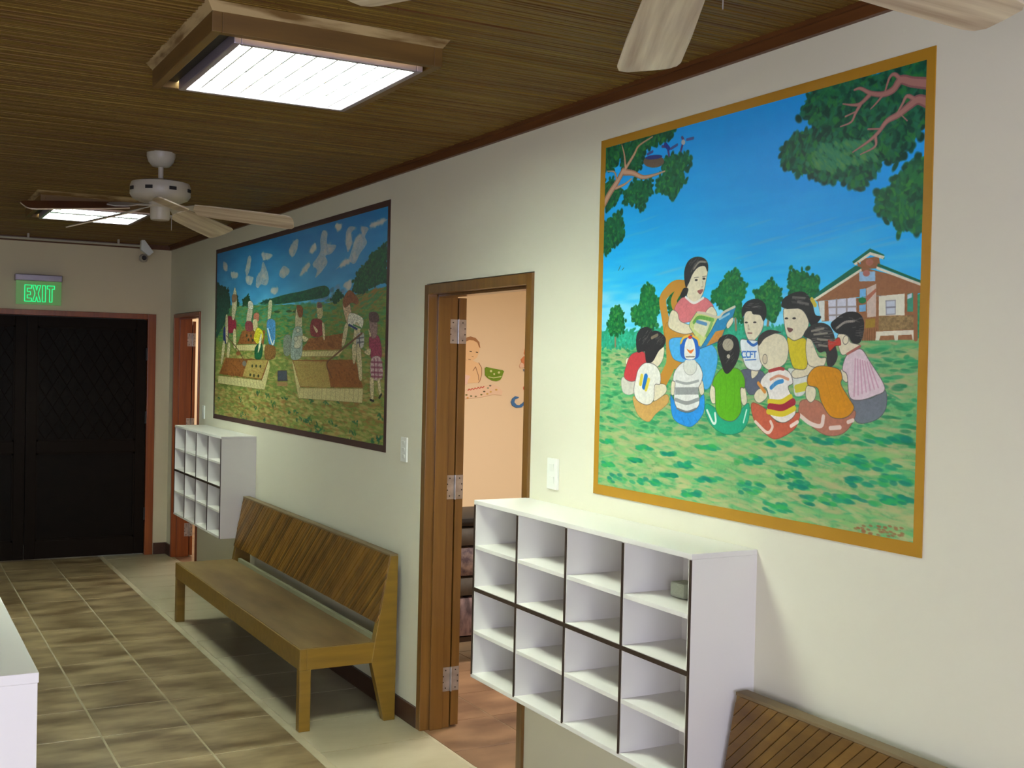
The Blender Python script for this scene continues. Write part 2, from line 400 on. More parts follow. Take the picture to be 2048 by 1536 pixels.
    c.poly([(500, 590), (560, 640), (650, 655), (740, 670), (740, 700), (500, 715)], CH, line=(140, 94, 30))
    c.line([(525, 710), (530, 880), (500, 960), (460, 1040)], CH, 34); c.line([(530, 880), (620, 900)], CH, 30)
    c.poly([(520, 720), (620, 700), (760, 710), (860, 790), (870, 900), (820, 1060), (770, 1070), (740, 900), (600, 880), (540, 840)], (74, 168, 226), line=(40, 110, 180))
    c.poly([(560, 480), (600, 420), (640, 405), (700, 450), (770, 410), (820, 440), (845, 490), (800, 560), (700, 580), (600, 590), (560, 540)], (212, 116, 122), line=(150, 76, 84))
    c.poly([(515, 560), (540, 500), (580, 520), (600, 580), (690, 620), (700, 660), (620, 675), (520, 630)], SK, line=SKL)
    c.poly([(790, 510), (835, 475), (870, 530), (850, 560), (800, 540)], SK, line=SKL)
    c.poly([(650, 400), (655, 300), (680, 190), (780, 135), (805, 190), (790, 290), (775, 360), (745, 420), (700, 445)], SK, line=SKL)
    c.poly([(600, 400), (625, 340), (660, 345), (640, 400)], HR)
    c.poly([(640, 330), (630, 220), (660, 140), (720, 110), (780, 125), (805, 170), (800, 220), (780, 180), (730, 190), (690, 240), (665, 300)], HR)
    c.line([(700, 200), (740, 150), (790, 150)], (150, 140, 128), 5, .7); c.line([(680, 220), (710, 160)], (110, 104, 98), 3, .6)
    for e in ((718, 280), (775, 272)): c.ell(e[0], e[1], 11, 8, (50, 46, 46))
    c.line([(702, 264), (735, 260)], HR, 1.6, .7); c.line([(764, 258), (792, 252)], HR, 1.6, .7); c.line([(765, 290), (768, 328), (755, 332)], (150, 128, 110), 1.4)
    c.poly([(728, 358), (770, 350), (752, 384), (736, 378)], (150, 84, 78)); c.line([(640, 405), (700, 448), (770, 412)], (230, 226, 220), 6)
    c.poly([(720, 515), (860, 545), (880, 560), (850, 640), (750, 780), (740, 740), (665, 620), (670, 590)], (196, 206, 132), False, line=(60, 90, 90))
    c.poly([(710, 560), (800, 580), (840, 600), (770, 700), (700, 640)], (212, 210, 176), False)
    c.line([(700, 590), (740, 555), (840, 575)], (96, 160, 70), 9, .8); c.line([(795, 690), (830, 600)], (96, 160, 70), 9, .7); c.line([(725, 585), (790, 605)], (90, 140, 190), 8)
    c.poly([(880, 555), (1010, 480), (985, 560), (925, 650), (900, 730), (745, 785), (830, 650)], (40, 132, 182), False, line=(40, 60, 90))
    c.poly([(860, 660), (925, 645), (895, 725), (790, 768)], (196, 134, 62), False)
    c.line([(730, 518), (790, 528), (880, 556), (920, 520), (1000, 480)], (200, 190, 170), 6); c.line([(890, 570), (960, 530)], (150, 190, 210), 5)
    c.poly([(940, 610), (965, 570), (990, 560), (985, 600), (950, 640)], SK, line=SKL)
    # ring of children, back row first
    def kid(sh, shc, hair=None, hc=HR, skin=(), pants=None, pc=None, sl=(90, 84, 84)):
        if pants: c.poly(pants, pc, line=tuple(int(x*.7) for x in pc))
        for k in skin: c.poly(k, SK, line=SKL)
        if sh: c.poly(sh, shc, line=sl, lw=1.6)
        if hair: c.poly(hair, hc)
    kid([(240, 820), (320, 800), (350, 850), (330, 960), (250, 1020), (185, 990), (200, 900)], (190, 60, 66), [(280, 800), (275, 690), (310, 630), (370, 625), (400, 680), (370, 790), (320, 800)],
        skin=[[(200, 850), (225, 850), (220, 890), (195, 890)]], pants=[(170, 990), (260, 1015), (270, 1090), (220, 1120), (170, 1090)], pc=(206, 202, 190))
    kid([(340, 885), (410, 900), (450, 960), (450, 1040), (410, 1050), (400, 1160), (350, 1195), (280, 1160), (255, 1090), (270, 1000), (290, 930)], (232, 230, 220), [(345, 870), (340, 760), (370, 670), (430, 650), (490, 700), (480, 760), (440, 800), (400, 870), (370, 885)],
        skin=[[(380, 870), (440, 790), (480, 770), (470, 860), (430, 915), (390, 900)], [(410, 1050), (450, 1040), (490, 1050), (495, 1100), (440, 1150), (400, 1160)]],
        pants=[(250, 1130), (350, 1190), (430, 1150), (500, 1120), (510, 1180), (420, 1260), (360, 1320), (280, 1260)], pc=(198, 154, 88))
    c.line([(390, 700), (430, 680)], (190, 170, 130), 8, .6)
    c.line([(330, 1060), (345, 985)], (30, 120, 200), 15); c.line([(305, 1040), (315, 980)], (222, 200, 70), 11); c.line([(345, 1080), (365, 1010)], (222, 200, 70), 11)
    # boy in the lettered white shirt
    c.crop(1440, 540, .2344)
    kid([(190, 600), (260, 590), (340, 600), (390, 640), (370, 830), (300, 850), (230, 800)], (226, 230, 232), [(210, 400), (205, 320), (250, 260), (330, 240), (400, 280), (415, 370), (390, 430), (360, 380), (300, 370), (285, 345), (240, 350)],
        skin=[[(225, 380), (260, 340), (350, 350), (390, 420), (370, 520), (300, 600), (255, 580), (225, 480)], [(290, 830), (350, 800), (340, 880), (290, 920)]], pants=[(200, 850), (380, 860), (400, 1000), (280, 1060), (230, 980)], pc=(92, 98, 118))
    for e in ((242, 440), (315, 440)): c.ell(e[0], e[1], 14, 7, (50, 44, 44))
    c.line([(255, 530), (290, 532)], (130, 80, 76), 2.4); c.line([(262, 460), (258, 495), (272, 498)], (150, 130, 110), 1.3)
    c.line([(255, 600), (300, 635), (345, 612)], (44, 100, 180), 6)
    LT = (40, 104, 190)
    for gph in ([(262, 690), (232, 688), (222, 712), (234, 738), (262, 736)], [(300, 690), (276, 688), (266, 712), (276, 738), (300, 736)], [(308, 738), (308, 690), (334, 690)], [(308, 712), (328, 712)], [(338, 690), (366, 690)], [(352, 690), (352, 738)]):
        c.line([(212+(x-232)*.86, y) for x, y in gph], LT, 2.8, raw=True)
    c.line([(232, 762), (325, 758)], LT, 2)
    # girl in yellow
    kid([(590, 580), (650, 600), (750, 590), (760, 820), (680, 845), (630, 800)], (206, 188, 40), [(540, 300), (560, 240), (650, 190), (740, 190), (800, 270), (830, 380), (880, 400), (830, 470), (790, 470), (750, 380), (700, 330), (600, 330), (560, 320)],
        skin=[[(570, 320), (700, 330), (760, 400), (770, 480), (700, 590), (640, 600), (590, 560), (565, 440)], [(640, 860), (780, 800), (860, 830), (760, 900), (650, 920)]], pants=[(600, 840), (700, 860), (760, 900), (740, 1050), (660, 1070), (640, 960)], pc=(214, 216, 210))
    c.line([(670, 1000), (750, 980)], (206, 196, 60), 12); c.line([(670, 1030), (745, 1015)], (206, 196, 60), 8)
    for e in ((585, 410), (650, 410)): c.ell(e[0], e[1], 15, 8, (50, 44, 44))
    c.poly([(590, 490), (630, 495), (640, 510), (610, 530)], (110, 70, 70)); c.line([(800, 250), (828, 300)], (200, 180, 60), 9)
    for p in ([(640, 230), (740, 240)], [(680, 270), (770, 290)]): c.line(p, (130, 124, 120), 5, .6)
    # pink striped shirt, far right
    kid([(1090, 740), (1150, 700), (1220, 680), (1290, 780), (1420, 1010), (1330, 1080), (1200, 1115), (1120, 1080), (1100, 900), (1060, 850)], (218, 196, 204), [(960, 470), (1000, 420), (1090, 365), (1190, 370), (1240, 440), (1235, 560), (1200, 630), (1140, 620), (1100, 560), (1010, 540)],
        skin=[[(1020, 560), (1100, 560), (1130, 620), (1210, 650), (1130, 700), (1050, 720)], [(1050, 850), (1120, 890), (1100, 960), (1060, 930)]], pants=[(1130, 1100), (1300, 1100), (1420, 1030), (1430, 1180), (1350, 1280), (1200, 1310), (1140, 1220)], pc=(112, 118, 128))
    for i in range(7): c.line([(1170+i*20, 760+i*6), (1160+i*34, 1080-i*12)], (190, 130, 156), 3.2, .6)
    c.line([(1100, 720), (1210, 655)], (170, 96, 84), 5); c.line([(1010, 500), (1080, 450), (1160, 440)], (170, 160, 150), 5, .6); c.ell(1088, 600, 24, 38, SK, 10, SKL)
    # ponytail in ochre shirt
    kid([(770, 900), (830, 830), (920, 820), (1030, 850), (1060, 920), (1050, 980), (1120, 1100), (1160, 1180), (1110, 1250), (1030, 1270), (950, 1240), (880, 1120), (850, 1010), (770, 980)], (204, 136, 22), [(730, 560), (780, 480), (870, 450), (950, 480), (990, 560), (1000, 640), (1020, 740), (980, 820), (930, 810), (920, 700), (860, 700), (800, 600)],
        (56, 54, 56), skin=[[(760, 580), (800, 600), (860, 740), (920, 750), (900, 820), (830, 830), (770, 800), (750, 680)], [(760, 990), (830, 1010), (830, 1090), (790, 1130), (750, 1080)]],
        pants=[(690, 1180), (720, 1110), (860, 1120), (980, 1250), (1160, 1200), (1150, 1300), (1060, 1400), (920, 1410), (780, 1320), (700, 1250)], pc=(176, 112, 92))
    for p in ([(800, 520), (900, 500)], [(820, 550), (930, 540)], [(850, 590), (940, 600)], [(860, 640), (930, 650)]): c.line(p, (168, 160, 144), 4.5, .7)
    c.poly([(940, 600), (980, 610), (1030, 580), (1045, 640), (1000, 650), (950, 690)], (198, 66, 54), line=(120, 30, 30))
    c.line([(700, 1240), (790, 1310), (880, 1330), (900, 1250)], (226, 206, 196), 9); c.line([(960, 1350), (1040, 1345)], (226, 206, 196), 9); c.line([(1110, 1300), (1150, 1285)], (226, 206, 196), 8)
    for k in range(24):
        x, y = 790+c.rs.rand()*170, 470+c.rs.rand()*200
        c.line([(x, y), (x+50, y-18+30*c.rs.rand())], (150, 144, 132), 1.6, .5)
    # near bald boy with banded shirt
    kid([(370, 930), (440, 860), (540, 840), (610, 870), (640, 960), (600, 1000), (650, 1120), (660, 1230), (570, 1300), (480, 1270), (420, 1190), (440, 1120), (415, 1010), (370, 990)], (234, 228, 222), [(340, 580), (380, 530), (450, 505), (540, 530), (480, 540), (400, 580), (350, 640)], (60, 54, 54),
        skin=[[(345, 640), (380, 570), (470, 535), (560, 560), (600, 640), (590, 760), (540, 820), (440, 850), (370, 790), (350, 700)], [(310, 1060), (350, 1010), (410, 1020), (420, 1080), (360, 1130), (320, 1110)]],
        pants=[(290, 1130), (420, 1190), (520, 1300), (660, 1220), (700, 1240), (650, 1360), (500, 1440), (400, 1390), (310, 1280)], pc=(196, 94, 70))
    c.ell(402, 755, 20, 42, (206, 190, 162), 0, SKL); c.line([(345, 960), (400, 1035)], (214, 140, 60), 8); c.line([(440, 858), (520, 838), (560, 842)], (170, 60, 60), 7)
    c.line([(440, 1120), (540, 1125), (620, 1080)], (216, 196, 50), 12); c.line([(445, 1165), (550, 1175), (640, 1125)], (160, 40, 60), 16); c.line([(430, 1205), (550, 1225), (650, 1180)], (216, 196, 50), 12)
    c.line([(455, 1000), (500, 960), (550, 945)], (60, 140, 200), 9); c.line([(450, 930), (520, 900), (600, 930)], (214, 150, 120), 6)
    c.line([(320, 1290), (420, 1385), (465, 1340), (450, 1290)], (232, 206, 196), 7); c.line([(625, 1330), (680, 1295)], (232, 206, 196), 8)
    # green shirt in the middle
    c.crop(1180, 480, .4232)
    kid([(600, 640), (640, 600), (710, 605), (740, 650), (740, 695), (720, 700), (725, 800), (690, 850), (640, 845), (605, 800), (600, 700), (588, 680)], (92, 170, 24), [(612, 510), (620, 460), (665, 440), (705, 460), (718, 520), (700, 580), (665, 625), (645, 620), (630, 580)],
        skin=[[(585, 680), (605, 700), (605, 760), (585, 765), (575, 720)], [(722, 700), (742, 695), (752, 760), (735, 778), (722, 750)]],
        pants=[(556, 770), (600, 790), (650, 850), (720, 800), (760, 770), (758, 850), (720, 905), (650, 915), (590, 880), (556, 820)], pc=(30, 160, 122))
    c.ell(662, 490, 26, 30, (170, 160, 140)); c.ell(664, 545, 22, 26, (40, 40, 42)); c.ell(664, 545, 8, 10, (190, 180, 160))
    c.line([(562, 800), (590, 860), (603, 855), (600, 815)], (226, 236, 226), 6); c.line([(750, 800), (735, 860)], (200, 226, 210), 4)
    # cap and grey bands
    kid([(410, 610), (450, 570), (510, 570), (540, 620), (535, 665), (520, 700), (525, 770), (490, 805), (430, 800), (405, 750), (410, 670), (400, 655)], (226, 226, 222), skin=[[(395, 660), (412, 670), (408, 720), (392, 725), (390, 690)], [(520, 670), (540, 660), (548, 715), (530, 725)]],
        pants=[(388, 730), (410, 760), (450, 808), (500, 800), (530, 740), (548, 730), (545, 810), (500, 870), (460, 875), (400, 835)], pc=(40, 140, 220))
    c.poly([(410, 690), (520, 690), (522, 725), (410, 725)], (150, 152, 152), False); c.line([(415, 660), (465, 672), (520, 660)], (160, 162, 162), 6); c.line([(412, 748), (465, 765), (520, 748)], (150, 152, 152), 9); c.line([(418, 790), (465, 806), (510, 792)], (120, 120, 122), 4)
    c.ell(482, 590, 32, 42, (216, 216, 206), 0, (150, 150, 146))
    c.poly([(440, 545), (435, 480), (460, 445), (500, 445), (525, 480), (522, 545), (480, 560)], (34, 98, 190)); c.poly([(458, 550), (458, 480), (480, 450), (502, 480), (505, 550)], (232, 230, 222)); c.line([(437, 480), (450, 455), (478, 444)], (226, 180, 70), 6); c.line([(495, 446), (518, 462), (526, 490)], (226, 180, 70), 6)
    c.ell(482, 452, 10, 8, (200, 50, 40)); c.poly([(465, 508), (482, 515), (500, 508), (484, 530)], (222, 110, 40)); c.line([(462, 545), (502, 545)], (120, 110, 100), 3)
    c.crop(1200, 480, .2735)                              # loose strands of hair
    for cx, cy, rx, ry in ((340, 700, 30, 50), (430, 720, 30, 40), (700, 160, 40, 30), (920, 740, 28, 40), (960, 860, 24, 40)):
        for k in range(12):
            x, y = cx+c.rs.randn()*rx*.7, cy+c.rs.randn()*ry*.6
            c.line([(x, y), (x+14+8*c.rs.rand(), y-18-8*c.rs.rand())], (120, 114, 108), 1.3, .5)
    c.crop(1440, 540, .2344)
    for cx, cy, rx, ry in ((310, 300, 60, 24), (700, 260, 60, 40), (1120, 430, 60, 40), (1180, 540, 30, 50)):
        for k in range(14):
            x, y = cx+c.rs.randn()*rx*.7, cy+c.rs.randn()*ry*.6
            c.line([(x, y), (x+26+10*c.rs.rand(), y+8-16*c.rs.rand())], (118, 112, 108), 1.3, .5)
    for p, q in (((480, 900), (470, 1000)), ((900, 860), (960, 1080)), ((820, 900), (850, 980)), ((1000, 900), (1080, 1120))): c.line([p, q], (176, 116, 20) if p[0] > 600 else (206, 196, 190), 1.6, .5)
    c.crop(1180, 480, .4232)
    for x in (622, 650, 690, 712): c.line([(x, 640), (x+4, 700), (x-2, 790)], (74, 146, 18), 1.6, .6)
    for x in (440, 470, 505): c.line([(x, 835), (x+14, 862)], (24, 110, 190), 2, .6)
    c.line([(140, 130), (150, 108)], (70, 80, 90), 2); c.line([(158, 128), (166, 118)], (70, 80, 90), 2)
    return c


def paint_garden_mural():
    c = Canvas(900, 620, [(436, 507), (779, 414), (766, 891), (429.5, 827)], 5)
    c.grain = c.noise(2.5)
    V = np.linspace(0, 1, c.h)[:, None]; U = np.linspace(0, 1, c.w)[None]
    n = c.noise(40, 2)*.6+c.noise(12, 3)*.4
    t = np.clip(V/.47+(n-.5)*.5, 0, 1)
    st = np.array([[40, 136, 204], [56, 154, 212], [78, 176, 226], [112, 216, 242]])/255.
    for k in range(3): c.px[..., k] = np.interp(t, [0, .4, .75, 1], st[:, k])
    c.crop(430, 400, .1758)
    CL = [(206, 206, 196), (190, 194, 194), (218, 214, 200)]
    def cloud(p):
        c.poly(p, CL[1], True, .1, alpha=.75)
        q = c.m(p); r = c._mask(q)
        if r is None: return
        (sy, sx), cov = r; ys, xs = np.nonzero(cov > .5)
        for k in range(26):
            i = c.rs.randint(len(ys)); c.dab(xs[i]+sx.start, ys[i]+sy.start, 9, 5, CL[c.rs.randint(3)], c.rs.rand()*3, .3)
    for p in ([(390, 640), (420, 660), (400, 800), (370, 860), (355, 800)], [(360, 870), (440, 880), (420, 960), (370, 950)], [(545, 600), (660, 620), (640, 660), (560, 680)], [(555, 700), (600, 800), (620, 900), (590, 970), (530, 960), (500, 1000), (475, 980), (480, 880), (530, 800)],
              [(100, 700), (140, 720), (150, 800), (110, 790)], [(190, 820), (265, 830), (260, 880), (200, 880)], [(790, 750), (860, 810), (790, 890), (740, 850)], [(650, 1010), (730, 1000), (700, 1070), (650, 1050)], [(900, 480), (960, 450), (940, 580), (890, 650), (850, 580)],
              [(1090, 580), (1150, 490), (1160, 560), (1120, 600)], [(1240, 350), (1290, 380), (1290, 500), (1390, 520), (1340, 610), (1270, 640), (1290, 720), (1220, 820), (1150, 890), (1170, 800), (1120, 740), (1170, 660), (1210, 580), (1210, 450)],
              [(1540, 310), (1610, 320), (1560, 390), (1570, 480), (1520, 600), (1500, 400)], [(1680, 310), (1760, 330), (1720, 420), (1740, 500), (1660, 620), (1600, 730), (1540, 690), (1570, 560), (1620, 430), (1680, 390)], [(1380, 800), (1500, 690), (1560, 700), (1440, 760)], [(990, 820), (1070, 720), (1090, 760), (980, 870)],
              [(1380, 290), (1450, 290), (1420, 350)], [(1780, 290), (1950, 230), (1960, 245), (1800, 310)], [(1470, 970), (1550, 920), (1560, 1000), (1520, 1020)]):
        cloud(p)
    c.strokes([(1100, 1110), (1400, 980), (1500, 1050), (1300, 1190)], [(80, 120, 170), (120, 150, 190), (70, 130, 150)], 60, 10, 5, -.4)
    # hills
    c.poly([(540, 1160), (800, 1080), (1000, 1040), (1260, 980), (1300, 1090), (1100, 1140), (700, 1190), (540, 1190)], (24, 88, 62), var=.3)
    c.strokes([(540, 1150), (1290, 1000), (1290, 1080), (560, 1190)], [(20, 80, 60), (30, 110, 70), (16, 70, 60)], 160, 8, 5, .2)
    M = [(0, 1200), (500, 1200), (1100, 1190), (1300, 1180), (1700, 1050), (2050, 980), (2050, 3000), (0, 3000)]
    c.poly(M, (120, 140, 66), False, .15)
    c.strokes([(0, 1210), (1000, 1190), (1000, 1700), (0, 1600)], [(40, 150, 104), (70, 160, 100), (30, 130, 90), (100, 150, 70), (150, 140, 80)], 800, 14, 3, .05)
    c.strokes([(1000, 1190), (1700, 1060), (2050, 990), (2050, 2000), (1000, 2000)], [(90, 140, 70), (70, 126, 64), (130, 146, 66), (156, 122, 56), (70, 150, 96)], 1100, 12, 3, .0)
    c.crop(420, 390, .3387)
    c.strokes([(20, 900), (1050, 900), (1030, 1480), (20, 1300)], [(146, 152, 76), (168, 164, 92), (124, 148, 70), (176, 150, 88), (188, 172, 108), (160, 120, 66)], 2600, 13, 4, .05, .6)
    c.strokes([(20, 1130), (1050, 1200), (1030, 1480), (20, 1300)], [(166, 118, 62), (184, 162, 100), (196, 178, 120), (140, 104, 50)], 560, 14, 4, .05, .5)
    for i in range(46):
        x, y = 40+c.rs.rand()*980, 1150+c.rs.rand()*320
        q = c.m([(x, y)])[0]
        for k in range(7): c.dab(q[0]+c.rs.randn()*7, q[1]+c.rs.randn()*4, 3+4*c.rs.rand(), 2.5, [(26, 96, 70), (36, 112, 84), (50, 120, 60)][c.rs.randint(3)], c.rs.rand()*3, .7)
    F = [(22, 84, 50), (14, 64, 44), (40, 108, 56)]
    c.foliage([(1045, 290), (1000, 330), (960, 350), (940, 400), (890, 440), (860, 510), (845, 570), (900, 590), (960, 540), (1045, 520)], F, 300, 7)
    c.strokes([(45, 640), (740, 640), (740, 720), (45, 760)], [(60, 160, 128), (50, 140, 110), (90, 160, 110)], 300, 14, 4, .0, .6)
    c.foliage([(45, 520), (75, 540), (110, 560), (120, 640), (100, 720), (40, 840)], [(30, 78, 66), (24, 64, 56), (40, 100, 76)], 120, 8)
    c.foliage([(150, 560), (165, 600), (175, 650), (140, 650)], F, 30, 5); c.foliage([(195, 620), (230, 590), (245, 640), (200, 655)], F, 30, 5); c.foliage([(720, 620), (760, 560), (790, 600), (740, 640)], F, 30, 5)
    c.strokes([(850, 600), (1045, 540), (1045, 620), (860, 680)], [(170, 120, 50), (70, 140, 90)], 90, 12, 3, -.35)
    for x, y in ((470, 688), (510, 690), (400, 690)): c.ell(x, y, 18, 7, (60, 90, 50))
    # planting boxes
    SO = (150, 92, 44); SD = (120, 70, 34); SL = (176, 152, 84); PL = (206, 196, 140)
    def box(top, front, split=None, side=None):
        if side: c.poly(side, PL, False, .1, (110, 90, 60), 1)
        c.poly(front, PL, False, .1, (120, 96, 60), 1); c.poly(top, SO, False, .1)
        c.strokes(top, [SD, (166, 108, 52), (140, 84, 40)], 220, 5, 3, .3)
        if split: c.poly(split, SL, False, .1); c.strokes(split, [(160, 132, 70), (186, 164, 96), (170, 120, 66)], 60, 6, 2, .1)
        n = 14
        for i in range(1, n):
            a = np.array(front[0])*(1-i/n)+np.array(front[1])*i/n; b = np.array(front[3])*(1-i/n)+np.array(front[2])*i/n
            c.line([a, b], (142, 122, 80), 1.6, .6)
    box([(195, 800), (330, 800), (320, 880), (165, 880)], [(160, 885), (330, 882), (330, 920), (160, 918)])
    box([(590, 850), (790, 820), (780, 915), (545, 918)], [(545, 925), (790, 920), (760, 955), (545, 955)])
    box([(95, 960), (350, 975), (310, 1090), (55, 1055)], [(50, 1065), (310, 1095), (325, 1150), (50, 1110)], [(225, 975), (345, 975), (305, 1085), (195, 1070)], [(350, 975), (358, 1010), (325, 1150), (308, 1095)])
    box([(490, 975), (860, 975), (905, 1140), (535, 1135)], [(530, 1140), (905, 1145), (900, 1230), (525, 1200)], [(495, 980), (690, 985), (715, 1138), (535, 1130)], [(487, 985), (495, 985), (535, 1135), (525, 1205)])
    for x, y in ((252, 1010), (275, 1010), (300, 1012), (240, 1062), (262, 1066), (288, 1068), (220, 830), (245, 832), (270, 835), (230, 855), (255, 858)): c.ell(x, y, 5, 9, (66, 74, 44))
    # workers
    SK = (204, 192, 150)
    def fig(parts):
        for p, col in parts: c.poly(p, col, True, .2, (90, 84, 66), .8)
    fig([([(105, 720), (150, 730), (155, 800), (110, 810)], (150, 36, 62)), ([(150, 545), (162, 600), (160, 660), (145, 735), (132, 720), (135, 620)], (206, 196, 160)), ([(85, 780), (112, 800), (105, 870), (82, 865)], (34, 54, 120)),
         ([(78, 870), (92, 875), (82, 960), (66, 1000)], SK), ([(108, 875), (122, 880), (115, 955), (102, 950)], SK), ([(140, 800), (155, 800), (156, 895), (142, 895)], SK), ([(95, 720), (108, 720), (108, 860), (96, 860)], SK), ([(135, 590), (160, 590), (158, 625), (135, 630)], (150, 112, 80))])
    c.line([(100, 830), (165, 910), (215, 1000)], (110, 80, 60), 4); c.ell(170, 935, 14, 12, (150, 90, 50)); c.ell(205, 995, 12, 16, (120, 120, 116))
    fig([([(240, 650), (255, 690), (240, 760), (220, 760), (222, 700)], (196, 186, 160)), ([(215, 750), (250, 750), (255, 800), (215, 800)], (140, 60, 70)), ([(230, 630), (252, 630), (258, 670), (232, 672)], (214, 210, 196)), ([(265, 700), (292, 700), (290, 745), (262, 740)], (190, 110, 86)), ([(258, 740), (282, 740), (284, 800), (262, 800)], SK),
         ([(280, 785), (310, 800), (318, 840), (290, 880), (262, 850)], (206, 196, 40)), ([(268, 905), (300, 870), (315, 900), (305, 965), (270, 965)], (20, 96, 60)), ([(300, 830), (310, 830), (300, 900), (285, 930)], (220, 214, 180))])
    fig([([(350, 635), (370, 625), (368, 680), (360, 730), (345, 740)], (206, 200, 160)), ([(340, 745), (385, 740), (390, 800), (385, 880), (360, 895), (345, 850)], (74, 146, 204)), ([(330, 890), (385, 895), (385, 960), (330, 970)], (140, 98, 50))])
    c.line([(345, 790), (370, 880), (382, 860)], (226, 230, 226), 6)
    fig([([(518, 660), (548, 665), (546, 720), (545, 780), (510, 800), (508, 720)], (186, 178, 140)), ([(516, 655), (550, 665), (550, 715), (528, 720)], (140, 78, 40)), ([(440, 840), (480, 835), (475, 940), (440, 940)], (128, 138, 124)), ([(500, 790), (545, 785), (550, 860), (540, 960), (485, 970), (480, 900)], (150, 166, 156)), ([(515, 840), (545, 840), (535, 900), (500, 900)], (190, 186, 160)), ([(545, 830), (585, 850), (560, 870)], SK)])
    c.ell(523, 800, 10, 12, (190, 190, 170), 0, (90, 90, 80)); c.ell(510, 850, 12, 14, (190, 190, 170), 0, (90, 90, 80))
    fig([([(635, 640), (665, 650), (668, 720), (640, 730)], (192, 180, 130)), ([(640, 640), (660, 640), (664, 665), (640, 668)], (120, 80, 80)), ([(605, 740), (665, 745), (668, 830), (600, 830)], (140, 56, 60)), ([(612, 770), (640, 800), (630, 815)], SK), ([(665, 760), (680, 770), (682, 850), (672, 850)], SK)])
    fig([([(790, 640), (830, 650), (838, 740), (815, 760), (795, 700)], (206, 176, 140)), ([(790, 620), (830, 565), (880, 620), (870, 650), (840, 640), (800, 668)], (142, 82, 40)), ([(830, 700), (905, 730), (900, 790), (870, 800), (820, 770)], (222, 220, 200)), ([(800, 770), (820, 775), (800, 880), (780, 890)], SK), ([(862, 760), (890, 790), (880, 900), (850, 880)], SK),
         ([(870, 830), (910, 820), (908, 900), (870, 905)], (186, 186, 180)), ([(842, 890), (868, 895), (860, 990), (846, 990)], SK), ([(868, 900), (892, 905), (900, 1080), (880, 1080)], SK)])
    c.line([(825, 770), (870, 795)], (40, 60, 110), 6); c.line([(850, 770), (895, 790)], (70, 130, 70), 4)
    for p in ([(872, 850), (908, 845)], [(872, 875), (908, 870)], [(885, 828), (886, 900)]): c.line(p, (70, 70, 80), 4, .7)
    c.line([(900, 820), (800, 900), (740, 950), (692, 1000), (720, 1080)], (110, 70, 50), 6, .9, 4)
    fig([([(945, 840), (1000, 840), (1015, 960), (960, 975), (945, 920)], (152, 62, 88)), ([(945, 730), (990, 760), (985, 840), (955, 840)], (150, 120, 116)), ([(945, 700), (990, 700), (1000, 750), (950, 750)], (96, 66, 70)), ([(955, 970), (1010, 965), (1018, 1085), (955, 1085)], (196, 170, 170)), ([(945, 1085), (968, 1090), (965, 1210), (950, 1210)], SK), ([(990, 1090), (1005, 1090), (1012, 1180), (998, 1175)], SK), ([(910, 930), (950, 910), (945, 950)], SK), ([(938, 790), (955, 830), (945, 840)], SK)])
    for y in (990, 1020, 1050, 1075): c.line([(955, y), (1018, y+3)], (130, 50, 80), 5, .7)
    for x in (972, 992): c.line([(x, 970), (x+2, 1085)], (130, 50, 80), 4, .6)
    c.line([(948, 1212), (965, 1218)], (40, 40, 40), 6); c.line([(1000, 1200), (1012, 1180)], (40, 40, 40), 6)
    c.poly([(402, 1038), (455, 1038), (460, 1098), (402, 1098)], (74, 80, 92), False, .1, (90, 60, 50), 2); c.poly([(400, 1105), (460, 1105), (460, 1130), (400, 1128)], (166, 126, 84), False)
    return c

# ---------------------------------------------------------------- materials
M = {}
M['wall'] = mat('cream_wall_paint', (220, 217, 195), .75, .25, bump=((60, 60, 60), .05))
M['end'] = mat('beige_wall_paint', (210, 198, 166), .75, .25, bump=((60, 60, 60), .05))
M['peach'] = mat('peach_wall_paint', (236, 214, 182), .7, .2)
M['ceil'] = mat('dark_reed_matting', (136, 110, 40), .55, .3, noise=((88, 52, 18), (1.2, 90, 1), 4, .22), bump=((2, 220, 2), .3))
M['trim'] = mat('brown_wood_trim', (108, 66, 30), .45, .4, noise=((84, 48, 20), (40, 3, 40), 3, .3))
M['frame'] = mat('varnished_door_wood', (124, 86, 34), .3, .5, noise=((100, 66, 22), (50, 50, 2.5), 4, .25), coat=.4)
M['frame_red'] = mat('reddish_door_wood', (150, 76, 24), .38, .5, noise=((120, 56, 16), (50, 50, 2.5), 4, .25), coat=.25)
M['base'] = mat('dark_baseboard', (76, 48, 34), .4, .4, noise=((60, 36, 26), (8, 8, 8), 3, .3))
M['grout'] = mat('pale_grout', (178, 168, 140), .9, .2, noise=((158, 148, 122), (5, 5, 5), 3, .3))
M['tile'] = vary(mat('brown_floor_tile', (162, 142, 106), .36, .45, noise=((96, 76, 48), (3.2, 7.5, 2), 6, .16), world=True), .1)
M['tile_pale'] = vary(mat('pale_border_tile', (178, 170, 142), .34, .45, noise=((160, 150, 122), (3, 8, 3), 4, .3), world=True), .04)
M['tile_red'] = vary(mat('reddish_room_tile', (150, 116, 86), .3, .5, noise=((96, 70, 52), (3, 5, 3), 5, .2), world=True), .1)
M['white'] = mat('white_laminate', (224, 221, 214), .42, .4)
M['edge'] = mat('dark_brown_edge_band', (54, 40, 30), .5, .4)
M['steel'] = mat('brushed_steel', (190, 186, 186), .38, .5, .75, noise=((150, 146, 144), (30, 30, 30), 2, .3))
M['screw'] = mat('dark_screw_head', (60, 56, 52), .4, .5, .6)
M['plastic'] = mat('white_switch_plastic', (232, 234, 224), .35, .5)
M['bench'] = mat('ochre_varnished_wood', (136, 104, 30), .42, .45, noise=((112, 84, 20), (3, 30, 30), 4, .3), coat=.15)
